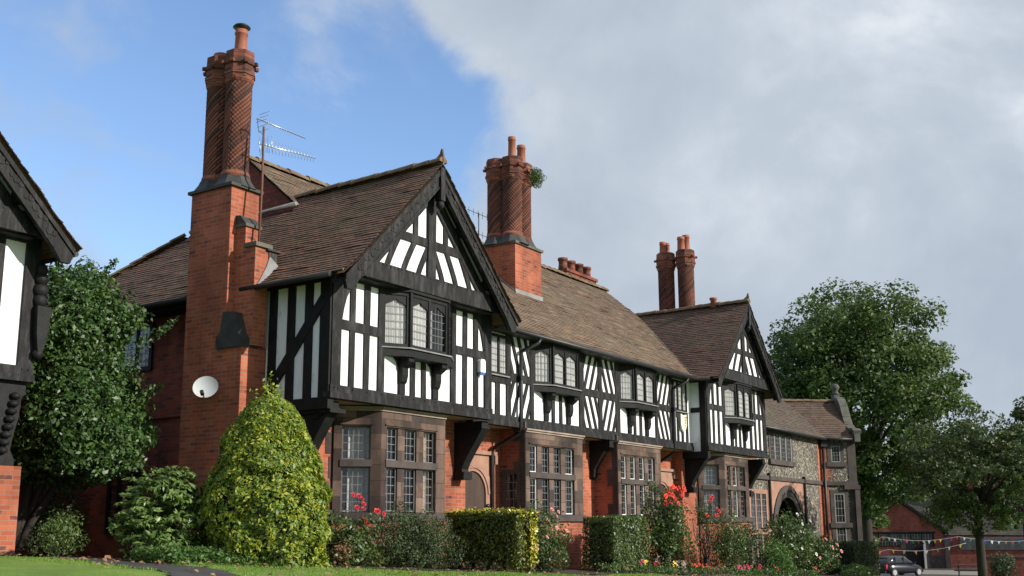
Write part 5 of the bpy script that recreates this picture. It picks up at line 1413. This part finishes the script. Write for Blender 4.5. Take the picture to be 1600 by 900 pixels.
# bedding plants along the edge, each its own small plant
fl_specs = [(21.75, 11.2, 'petalmagenta'), (21.95, 11.15, 'petalyellow'), (22.9, 11.3, 'petalred'), (23.5, 11.2, 'petalyellow'), (24.5, 11.15, 'petalorange'), (24.95, 11.2, 'petalorange'), (25.5, 11.2, 'petalred'),
            (27.3, 11.1, 'petalmagenta'), (27.6, 11.05, 'petalmagenta'), (27.95, 11.1, 'petalred'), (28.6, 11.05, 'petalred'), (29.7, 11.0, 'petalred'), (33.0, 10.95, 'petalred')]
cn_ = {'petalwhite': 'white', 'petalmagenta': 'magenta', 'petalyellow': 'yellow', 'petalred': 'red', 'petalorange': 'orange'}
spots = {21.75: 'below the right corner of the plain hedge', 21.95: 'touching the magenta one by the plain hedge', 22.9: 'between the plain hedge and the scarlet roses', 23.5: 'at the foot of the scarlet roses', 24.5: 'before the white step', 24.95: 'just right of the white step', 25.5: 'below the dark brick corner right of the step',
         27.3: 'leftmost below the far canted bay', 27.6: 'second below the far canted bay', 27.95: 'right of the two magenta ones', 28.6: 'under the yellowing shrub', 29.7: 'before the bright green grassy shrub', 33.0: 'before the round archway rose'}
for x, y, fm_ in fl_specs:
    zb = gz(x, y)
    root = thing('bedding_plant', f'small {cn_[fm_]} bedding flower ' + spots[x], 'flower', (x, y, zb), 'bedding flowers along the border')
    a, d = ellipsoid_pts((x, y, zb + .12), (.2, .16, .14), 220, .2); leafmesh('foliage', a, d, .05, 'ground', root, None, .4, .8)
    blossoms(root, [(x + random.uniform(-.13, .13), y - .08 + random.uniform(-.06, .06), zb + .24 + random.uniform(-.05, .06)) for _ in range(3)], .042, M[fm_])
a = np.stack([RNG.uniform(20.5, 34, 2600), RNG.uniform(10.95, 11.6, 2600), np.zeros(2600)], 1); a[:, 2] = np.array([gz(p[0], p[1]) for p in a]) + RNG.uniform(.03, .22, 2600)
g3_ = leafmesh('border_foliage', a, np.tile([[0, -.4, .8]], (2600, 1)), .08, 'roseleaf', None, (0, 0, 0), .4, .8); g3_['kind'] = 'stuff'; g3_['label'] = 'mixed low leaves filling the flower border'
tf = thing('chimney_weed', 'green tuft of weed growing from the crown of the triple chimney', 'plant', (24.1, 15.5, 9.7))
a, d = ellipsoid_pts((24.12, 15.36, 9.64), (.34, .28, .26), 3200, .2, .3); leafmesh('foliage', a, d, .06, 'hedge', tf, None, .3, .8)
sp = thing('doorstep', 'pale stone doorstep half hidden behind the scarlet rose bush', 'step', (26.6, 13.2, -1.3))
m = MB(); m.box(FX, 25.9, 27.4, -13.2, -12.6, -1.5, -.92); m.build('lower_tread', 'cornice', sp)
m = MB(); m.box(FX, 26.1, 27.2, -13.3, -12.9, -.92, -.78); m.build('upper_tread', 'cornice', sp)

# ------------------------------------------------------------------ trees
def tree(name, label, base, top, cz, r, clumps, per, leaf, mat, trunk_r, seed, group='trees', aspect=.6, hole=.0, cz_off=0.):
    root = thing(name, label, 'tree', base, group)
    base = Vector(base); rs = np.random.default_rng(seed)
    d = rs.normal(0, 1, (clumps, 3)); d /= np.linalg.norm(d, axis=1)[:, None]
    k = rs.uniform(.35, 1., clumps) ** .6
    C_ = np.array([base.x, base.y, cz]) + d * k[:, None] * np.array(r) * (1 + .28 * lump(d, 1.5, seed))[:, None]
    PP = []; DD = []
    for c_, dd in zip(C_, d):
        rr = rs.uniform(.55, 1.15) * r[0] * .165
        p = rs.normal(0, 1, (per, 3)); p /= np.linalg.norm(p, axis=1)[:, None]; q = rs.uniform(.3, 1, per) ** .5
        PP.append(c_ + p * q[:, None] * np.array([rr, rr, rr * .75])); DD.append(p * .5 + dd * .3 + np.array([0, 0, .5]))
    leafmesh('crown', np.concatenate(PP), np.concatenate(DD), leaf, mat, root, None, aspect, .6)
    m = MB(); fork = base + Vector((0, 0, (cz - r[2] * .75) - base.z + .3))
    m.tube([base - Vector((0, 0, .2)), base + (fork - base) * .35, base + (fork - base) * .7, fork], trunk_r, 12, trunk_r * .75)
    for i in rs.permutation(clumps)[:26]:
        t = Vector(C_[i]); pts = [fork.lerp(t, q) + Vector((0, 0, (1 - q) * q * r[2] * .25)) + Vector(tuple(rs.normal(0, .12, 3) * r[0] * .12 * math.sin(q * 3.14))) for q in (0, .2, .4, .6, .8, 1)]
        m.tube(pts, trunk_r * .42, 6, trunk_r * .05)
    m.build('trunk', 'bark', root)
    return root
tree('broadleaf_tree', 'huge spreading broadleaf tree behind the pebbledashed cottage', (59.8, 16.75, -2.8), 0, 7.0, (6.0, 5.9, 6.2), 520, 160, .22, 'lime', .34, 3)
tree('broadleaf_tree', 'lower dense foliage of a tree between the big tree and the brick hall', (66, 20.6, -3.1), 0, 2.2, (3.7, 3.6, 4.0), 170, 130, .26, 'lime', .25, 21)
tree('street_tree', 'dark street tree with leaning trunk in front of the brick hall', (40.6, 7.5, gz(40.6, 7.5)), 0, 1.75, (2.6, 2.5, 2.1), 220, 105, .125, 'lime2', .17, 5, aspect=.6)
tree('street_tree', 'second street tree half hidden at the right edge behind the sapling', (55, 6.6, gz(55, 6.6)), 0, 3.4, (3.2, 3., 2.6), 130, 100, .17, 'lime2', .2, 8, aspect=.6)
tree('sapling', 'thin young sapling at the right edge of the road', (38.6, 5.75, gz(38.6, 5.75)), 0, .75, (.85, .85, .95), 36, 70, .1, 'lime', .045, 9, aspect=.6)
for i, (x, y, zc, rr, sd_, lb) in enumerate([(95, 34, 3.0, 6, 31, 'far tree left behind the hall roof'), (118, 17, 4.5, 7, 33, 'far tree rising behind the right hand hall gable'), (125, 26, 4., 7, 35, 'far tree behind the middle of the hall'), (84, 29, 1.5, 4.5, 37, 'bushy far tree beside the end of the brick hall')]):
    tree('background_tree', lb, (x, y, gz(x, y)), 0, zc, (rr, rr, rr * .8), 70, 90, .45, 'lime', .3, sd_)

# ------------------------------------------------------------------ brick hall in the distance
hall = thing('brick_hall', 'distant red brick hall with dark arched doorway and steep front gable', 'building', (101.5, 24, gz(101, 24)))
zg = gz(101, 24); va = math.atan2(24.2, 101.5); hU = (math.cos(va - math.pi / 2 + .12), math.sin(va - math.pi / 2 + .12), 0)
hf = Frame((101.6, 25.5, 0), hU)
b = MB(); b.prism(hf, [(-3.7, zg), (3.7, zg), (3.7, -.6), (0, 2.1), (-3.7, -.6)], -.3, 0)
b.box(hf, -3.7, -3.4, -9, -.3, zg, -.6); b.box(hf, 3.7, 16, -1.3, -1., zg, -.9); b.box(hf, -10, -3.7, -1.3, -1, zg, -1.4)
b.prism(hf.at(8.3, -4.), [(-3.2, -1), (3.2, -1), (3.2, 2.6), (0, 5.4), (-3.2, 2.6)], -.3, 0)
b.build('brick_wall', 'brickfar', hall)
w = MB(); w.box(hf, -3.0, 3.0, 0, .1, -.72, -.58); w.box(hf, -2.9, 2.9, 0, .05, -1.9, -.7); 
wo = w.build('window_band', 'timberdark', hall)
for k in range(6):
    pane(hf, wo, -2.75 + k * .93, -2.75 + k * .93 + .78, -1.8, -.8, .06, 3, 3, 'leaded')
d_ = MB(); da = [(1.25 + .85 * math.cos(a), -1.85 + .55 * math.sin(a)) for a in [math.pi * k / 10 for k in range(11)]]
d_.prism(hf, [(.4, zg), (2.1, zg)] + da, 0, .06); d_.build('doorway', 'room', hall)  # near-black panel paints the unlit opening
dl = MB(); dl.prism(Frame(hf.p(2.1, .06, 0), (hf.U * -.35 + hf.N).normalized()), [(0, zg), (.9, zg), (.9, -1.7), (0, -1.6)], -.03, .03); dl.build('door', 'casementgrey', hall)
for bx_ in ((.0, .4, 0, .1, zg, -1.6), (2.1, 2.5, 0, .1, zg, -1.6), (2.5, 3.7, 0, .06, zg, -2.7), (-3.7, 0, 0, .06, zg, -2.9), (3.7, 4.1, -.3, .25, zg, -1.1)):
    st_ = MB(); st_.box(hf, *bx_); st_.build('stone_dressing', 'stonedark', hall)
bg = MB()
for s in (-1, 1): bg.prism(hf, [(0, 2.5), (s * 4.1, -.62), (s * 4.1, -.92), (0, 2.2)], 0, .3)
bg.build('bargeboard', 'timberdark', hall)
nn = hf.N
for s in (-1, 1):
    O_ = hf.p(s * 4.1, 0, -.75)
    slope(hall, 'roof', 'slate', tuple(O_), tuple(-nn), tuple(hf.U * -s), [(0, -.75), (4.1, 2.4)], lambda h: (-.3, 10), .2)
O_ = hf.p(0, -.9, -.9)
slope(hall, 'roof', 'slate', tuple(O_), tuple(hf.U), tuple(-nn), [(0, -.9), (4.2, 2.9)], lambda h: (-10, 18), .2)
O_ = hf.p(8.3 - 3.6, -3.6, 2.3)
slope(hall, 'roof', 'slate', tuple(O_), tuple(-nn), tuple(hf.U), [(0, 2.3), (3.6, 5.6)], lambda h: (-.2, 8), .2)
O_ = hf.p(8.3 + 3.6, -3.6, 2.3)
slope(hall, 'roof', 'slate', tuple(O_), tuple(-nn), tuple(hf.U * -1), [(0, 2.3), (3.6, 5.6)], lambda h: (-.2, 8), .2)
ch = MB(); ch.box(hf, 4.8, 5.4, -5.6, -5., 2, 5.2); ch.build('chimney', 'brickfar', hall)
ch = MB(); ch.box(hf, 3.0, 3.7, -5.6, -5, 2, 3.6); ch.build('chimney', 'brickfar', hall)
pw = MB(); pw.box(hf, 5.2, 12.5, -.98, -.9, -2.2, -1.1); pwo = pw.build('window_band', 'casementgrey', hall)
for k in range(8): pane(hf, pwo, 5.3 + k * .9, 5.3 + k * .9 + .76, -2.1, -1.2, -.88, 3, 3, 'leadedpale')
wl = thing('boundary_wall', 'low red brick boundary wall at the right edge in front of the hall', 'wall', (88, 14.2, gz(88, 14)))
m = MB(); wf_ = Frame((88, 16.4, 0), (hU[0], hU[1], 0)); m.box(wf_, 0, 14, -.3, 0, gz(88, 14) - .2, -2.45); m.build('brickwork', 'brickfar', wl)
m = MB(); m.box(wf_, -.05, 14, -.35, .05, -2.45, -2.35); m.build('coping', 'stonedark', wl)
w2_ = thing('boundary_wall', 'red brick wall glimpsed left of the black car under the big tree', 'wall', (84, 25.5, gz(84, 25)))
m = MB(); wf2 = Frame((82.5, 27.8, 0), (.25, -1, 0)); m.box(wf2, -6, 3.6, -.3, 0, gz(84, 25) - .2, -1.45); m.build('brickwork', 'brickfar', w2_)
m = MB(); m.box(wf2, -6, 3.65, -.35, .05, -1.45, -1.35); m.build('coping', 'stonedark', w2_)
shrub('dark_shrub', 'dark bush against the low boundary wall at the right edge', 'shrub', (86.5, 14.6, -3.0), (1.3, .9, .9), 1500, .2, 'darkleaf', 'garden shrubs', None, 3.)
shrub('leafy_shrub', 'big leafy shrub in front of the brick wall left of the car', 'shrub', (76, 23.6, -2.3), (1.7, 1.6, 1.6), 3800, .2, 'roseleaf', 'garden shrubs', None, 13.)

# bunting
def bunting(label, pts, nfl, size, seed):
    rs = random.Random(seed); P = [Vector(p) for p in pts]
    root = thing('bunting', label, 'bunting', tuple(P[0]), 'bunting lines'); m = MB()
    line = []
    for a, b_ in zip(P, P[1:]):
        for k in range(12):
            q = k / 12.; line.append(a.lerp(b_, q) - Vector((0, 0, .35 * math.sin(q * math.pi))))
    line.append(P[-1]); m.tube(line, .012, 4); m.build('cord', 'whitepaint', root)
    mats = ['flagyellow', 'flagwhite', 'flagblue', 'flagred', 'flagwhite', 'flagorange', 'flaggreen']
    for k in range(nfl):
        q = (k + .5) / nfl * (len(line) - 1); i = int(q); p = line[i].lerp(line[min(i + 1, len(line) - 1)], q - i)
        d = (line[min(i + 1, len(line) - 1)] - line[i]).normalized(); s = size * rs.uniform(.85, 1.1)
        f = MB(); tw = Vector((rs.uniform(-.1, .1), rs.uniform(-.1, .1), 0))
        nrm = d.cross(Vector((0, 0, 1))).normalized() * .006
        A_, B_, C_ = p - d * s * .42, p + d * s * .42, p - Vector((0, 0, s * 1.15)) + tw
        f.face([A_ + nrm, B_ + nrm, C_ + nrm]); f.face([C_ - nrm, B_ - nrm, A_ - nrm]); f.face([A_ + nrm, A_ - nrm, B_ - nrm, B_ + nrm]); f.face([B_ + nrm, B_ - nrm, C_ - nrm, C_ + nrm]); f.face([C_ + nrm, C_ - nrm, A_ - nrm, A_ + nrm])
        f.build('flag', rs.choice(mats), root)
bp = lambda u, d, z: tuple(hf.p(u, d, z))
bunting('upper line of coloured bunting flags strung across the hall front', [bp(-6.2, 3., -1.9), bp(-1.8, 3., -1.0), bp(4.5, 3., -1.0), bp(12, 2.4, -1.15)], 40, .26, 3)
bunting('lower sagging line of bunting flags over the hall doorway', [bp(-4.5, 3.4, -1.9), bp(-1.5, 3.4, -2.1), bp(5, 3.4, -1.55)], 14, .28, 6)

# ------------------------------------------------------------------ parked car
car = thing('parked_car', 'black estate car parked at the end of the lawn by the brick hall', 'car', (82.0, 20.95, gz(82, 21) + .02))
zc = gz(82, 21) + .02; ca = R_(-27); cf_ = Frame((82.0, 20.95, 0), (math.cos(ca), math.sin(ca), 0))   # u forwards, d to the right
def carloft(sections, name, mat, parent=car):
    m = MB(); rows = []
    for u, hw_lo, hw_hi, z0, z1 in sections:
        b0 = len(m.v)
        for d, z in ((-hw_lo * .96, z0), (-hw_lo, z0 + (z1 - z0) * .35), (-hw_lo * .5 - hw_hi * .5, z0 + (z1 - z0) * .75), (-hw_hi * .9, z1), (hw_hi * .9, z1), (hw_lo * .5 + hw_hi * .5, z0 + (z1 - z0) * .75), (hw_lo, z0 + (z1 - z0) * .35), (hw_lo * .96, z0)):
            m.v.append(tuple(cf_.p(u, d, zc + z)))
        rows.append(b0)
    for a, b_ in zip(rows, rows[1:]):
        for k in range(8):
            k2 = (k + 1) % 8; m.f.append((a + k, b_ + k, b_ + k2, a + k2)); m.uv.append(None); m.sm.append(True)
    m.f.append(tuple(rows[0] + k for k in range(8))); m.f.append(tuple(rows[-1] + k for k in range(7, -1, -1))); m.uv += [None, None]; m.sm += [False, False]
    return m.build(name, mat, parent)
carloft([(-2.0, .72, .66, .32, .78), (-1.92, .82, .76, .24, .92), (-1.2, .86, .78, .2, .95), (0, .87, .78, .2, .93), (.9, .86, .76, .2, .88), (1.6, .82, .70, .22, .76), (1.95, .70, .58, .28, .62), (2.02, .6, .5, .34, .54)], 'body', 'carpaint')
carloft([(-1.86, .74, .66, .88, .97), (-1.62, .74, .60, .88, 1.33), (-1.2, .75, .60, .88, 1.42), (-.2, .75, .60, .88, 1.44), (.35, .74, .58, .86, 1.36), (1.05, .70, .62, .84, .92)], 'cabin', 'carglass')
m = MB(); m.hexa([cf_.p(-1.66, .55, zc + 1.335), cf_.p(.2, .54, zc + 1.40), cf_.p(.2, -.54, zc + 1.40), cf_.p(-1.66, -.55, zc + 1.335), cf_.p(-1.55, .5, zc + 1.40), cf_.p(.12, .5, zc + 1.47), cf_.p(.12, -.5, zc + 1.47), cf_.p(-1.55, -.5, zc + 1.40)]); m.build('roof_panel', 'carpaint', car)
m = MB()
for s in (-1, 1):
    for u in (-1.0, -.15): m.box(cf_, u - .04, u + .04, *sorted((s * .70, s * .755)), zc + .9, zc + 1.36)
m.build('door_pillar', 'carpaint', car)
for u in (-1.25, 1.28):
    for s in (-1, 1):
        m = MB(); c_ = cf_.p(u, s * .78, zc + .30); ax = cf_.N
        m.tube([c_ - ax * .1, c_ + ax * .1], .31, 20); wo = m.build('wheel', 'rubber', car)
        m = MB(); m.tube([c_ + ax * s * .09, c_ + ax * s * .112], .20, 14); m.build('rim', 'rim', wo)
for s in (-1, 1):
    m = MB(); m.box(cf_, -2.0, -1.86, *sorted((s * .62, s * .80)), zc + .55, zc + .88); m.build('tail_light', 'redlens', car)
m = MB(); m.box(cf_, -2.03, -1.99, -.26, .26, zc + .55, zc + .67); m.build('number_plate', 'plate', car)
m = MB(); m.box(cf_, -2.06, -1.9, -.74, .74, zc + .28, zc + .44); m.build('bumper', 'rubber', car)
m = MB(); m.box(cf_, .72, .86, .80, .98, zc + .9, zc + 1.02); m.build('wing_mirror', 'carpaint', car)
pt_ = thing('picnic_table', 'dark wooden picnic table beside the street tree trunk', 'table', (70.5, 13.7, gz(70.5, 13.7)))
zt_ = gz(70.5, 13.7); tf_ = Frame((70.5, 13.7, 0), (.2, -1, 0))
m = MB(); m.box(tf_, -.9, .9, -.38, .38, zt_ + .70, zt_ + .76); m.build('tabletop', 'wood', pt_)
for s in (-1, 1):
    m = MB(); m.box(tf_, -.9, .9, *sorted((s * .62, s * .88)), zt_ + .42, zt_ + .47); m.build('seat', 'wood', pt_)
    m = MB(); 
    lf = Frame(tf_.p(s * .65, 0, 0), tf_.N, tf_.U); m.bar(lf, (-.7, zt_), (-.2, zt_ + .72), .09, -.04, .04); m.bar(lf, (.7, zt_), (.2, zt_ + .72), .09, -.04, .04); m.box(lf, -.8, .8, -.03, .05, zt_ + .36, zt_ + .42); m.build('leg', 'wood', pt_)

# ------------------------------------------------------------------ sky
w = bpy.data.worlds.new('World'); sc.world = w; w.use_nodes = True
nt = w.node_tree; nt.nodes.clear()
out = nt.nodes.new('ShaderNodeOutputWorld'); bgn = nt.nodes.new('ShaderNodeBackground')
EL, AZ = 25., 14.                                  # sun height; degrees round from the facade's normal
sky = nt.nodes.new('ShaderNodeTexSky'); sky.sky_type = 'NISHITA'; sky.sun_disc = False
sky.sun_elevation = R_(EL); sky.sun_rotation = R_(180 - AZ); sky.air_density = 1.; sky.dust_density = .6; sky.ozone_density = 1.6
SKY = .105
tc = nt.nodes.new('ShaderNodeTexCoord')
def vm(op, a, b=None):
    n = nt.nodes.new('ShaderNodeVectorMath'); n.operation = op
    nt.links.new(a[0].outputs[a[1]], n.inputs[0])
    if b is not None: n.inputs[1].default_value = b
    return n
def ma(op, a, b=None, c=None):
    n = nt.nodes.new('ShaderNodeMath'); n.operation = op
    for i, v in enumerate((a, b, c)):
        if v is None: continue
        if isinstance(v, tuple): nt.links.new(v[0].outputs[v[1]], n.inputs[i])
        else: n.inputs[i].default_value = v
    return n
yaw = R_(33.7125)
G = (tc, 'Generated')
right = vm('DOT_PRODUCT', G, (math.sin(yaw), -math.cos(yaw), 0)); fw = vm('DOT_PRODUCT', G, (math.cos(yaw), math.sin(yaw), 0)); upz = vm('DOT_PRODUCT', G, (0, 0, 1))
def snoise(scale, detail, rough, sz=(1, 1, 1), off=(0, 0, 0), dist=0.):
    mp = nt.nodes.new('ShaderNodeMapping'); mp.inputs['Scale'].default_value = sz; mp.inputs['Location'].default_value = off
    nt.links.new(tc.outputs['Generated'], mp.inputs['Vector'])
    n = nt.nodes.new('ShaderNodeTexNoise'); n.inputs['Scale'].default_value = scale; n.inputs['Detail'].default_value = detail; n.inputs['Roughness'].default_value = rough; n.inputs['Distortion'].default_value = dist
    nt.links.new(mp.outputs[0], n.inputs['Vector']); return n
n1 = snoise(3.2, 8, .6, (1, 1, 1.3), (.3, .1, .2), .3)
n2 = snoise(5.5, 7, .58, (1, 1, 1.5), (1.3, 2.1, .7), .2)
# the big bank of cloud: right of a line that leans left as it climbs
edge = ma('MULTIPLY_ADD', (upz, 'Value'), .0, 0.)
e1 = ma('SUBTRACT', (upz, 'Value'), .40); e1b = ma('MAXIMUM', (e1, 0), 0.); e1c = ma('MULTIPLY', (e1b, 0), 2.1)
e2 = ma('ADD', (right, 'Value'), (e1c, 0)); e3 = ma('ADD', (e2, 0), -.025)
e6 = ma('SUBTRACT', .36, (upz, 'Value')); e6b = ma('MAXIMUM', (e6, 0), 0.); e6c = ma('MULTIPLY_ADD', (e6b, 0), .6, (e3, 0))
e4 = ma('SUBTRACT', (n1, 0), .5); e5 = ma('MULTIPLY_ADD', (e4, 0), .40, (e6c, 0))
mr = nt.nodes.new('ShaderNodeMapRange'); mr.interpolation_type = 'SMOOTHSTEP'; mr.inputs['From Min'].default_value = -.015; mr.inputs['From Max'].default_value = .055
nt.links.new(e5.outputs[0], mr.inputs['Value'])
# thin wisps over the blue on the left
wl1 = ma('SUBTRACT', (n2, 0), .52); 
lw = nt.nodes.new('ShaderNodeMapRange'); lw.inputs['From Min'].default_value = -.24; lw.inputs['From Max'].default_value = -.42; nt.links.new(right.outputs['Value'], lw.inputs['Value'])
lw2 = ma('MULTIPLY_ADD', (lw, 0), .17, (wl1, 0))
wm = nt.nodes.new('ShaderNodeMapRange'); wm.interpolation_type = 'SMOOTHSTEP'; wm.inputs['From Min'].default_value = .02; wm.inputs['From Max'].default_value = .26; wm.inputs['To Max'].default_value = .62
nt.links.new(lw2.outputs[0], wm.inputs['Value'])
cov = ma('MAXIMUM', (mr, 0), (wm, 0))
# cloud brightness
n3 = snoise(3.0, 8, .56, (1, 1, 1.3), (4.2, .4, 1.1), .35)
n5 = snoise(9., 6, .55, (1, 1, 1.4), (1.2, 3.4, .1), .3)
n6 = ma('SUBTRACT', (n5, 0), .5); n7 = ma('MULTIPLY_ADD', (n6, 0), .30, (n3, 0))
cr = nt.nodes.new('ShaderNodeValToRGB'); cr.color_ramp.elements[0].position = .34; cr.color_ramp.elements[0].color = (.34, .39, .465, 1)
cr.color_ramp.elements[1].position = .70; cr.color_ramp.elements[1].color = (.68, .70, .735, 1)
e = cr.color_ramp.elements.new(.50); e.color = (.405, .455, .525, 1)
e = cr.color_ramp.elements.new(.58); e.color = (.475, .525, .585, 1)
nt.links.new(n7.outputs[0], cr.inputs[0])
sm = nt.nodes.new('ShaderNodeVectorMath'); sm.operation = 'MULTIPLY'; nt.links.new(sky.outputs[0], sm.inputs[0]); sm.inputs[1].default_value = (SKY * 1.38, SKY * 1.48, SKY * 1.64)
mx = nt.nodes.new('ShaderNodeMix'); mx.data_type = 'RGBA'; nt.links.new(cov.outputs[0], mx.inputs[0]); nt.links.new(sm.outputs[0], mx.inputs[6]); nt.links.new(cr.outputs[0], mx.inputs[7])
nt.links.new(mx.outputs[2], bgn.inputs['Color']); bgn.inputs['Strength'].default_value = 1.
nt.links.new(bgn.outputs[0], out.inputs[0])

sun = bpy.data.lights.new('sun', 'SUN'); sun.energy = 4.7; sun.angle = R_(.55); sun.color = (1., .945, .86)
so = bpy.data.objects.new('sun', sun); COL.objects.link(so)
D = Vector((math.sin(R_(AZ)) * math.cos(R_(EL)), -math.cos(R_(AZ)) * math.cos(R_(EL)), math.sin(R_(EL))))
so.rotation_euler = D.to_track_quat('Z', 'Y').to_euler(); so.location = (10, -20, 20)

# ------------------------------------------------------------------ camera
cam = bpy.data.cameras.new('camera'); co = bpy.data.objects.new('camera', cam); COL.objects.link(co)
cam.sensor_width = 36.; cam.lens = 1664.2 / 1600 * 36; cam.shift_y = 62.2 / 1600; cam.clip_start = .1; cam.clip_end = 3000
pit, rol = R_(10.6037), R_(-.2920)
f = Vector((math.cos(yaw) * math.cos(pit), math.sin(yaw) * math.cos(pit), math.sin(pit)))
r = Vector((math.sin(yaw), -math.cos(yaw), 0)); u = r.cross(f)
r2 = r * math.cos(rol) + u * math.sin(rol); u2 = -r * math.sin(rol) + u * math.cos(rol)
mt = Matrix((r2, u2, -f)).transposed().to_4x4()
co.matrix_world = mt
sc.camera = co
sc.view_settings.view_transform = 'Standard'; sc.view_settings.look = 'None'; sc.view_settings.gamma = 1.; sc.view_settings.exposure = .42
sc.cycles.max_bounces = 8; sc.cycles.transparent_max_bounces = 12
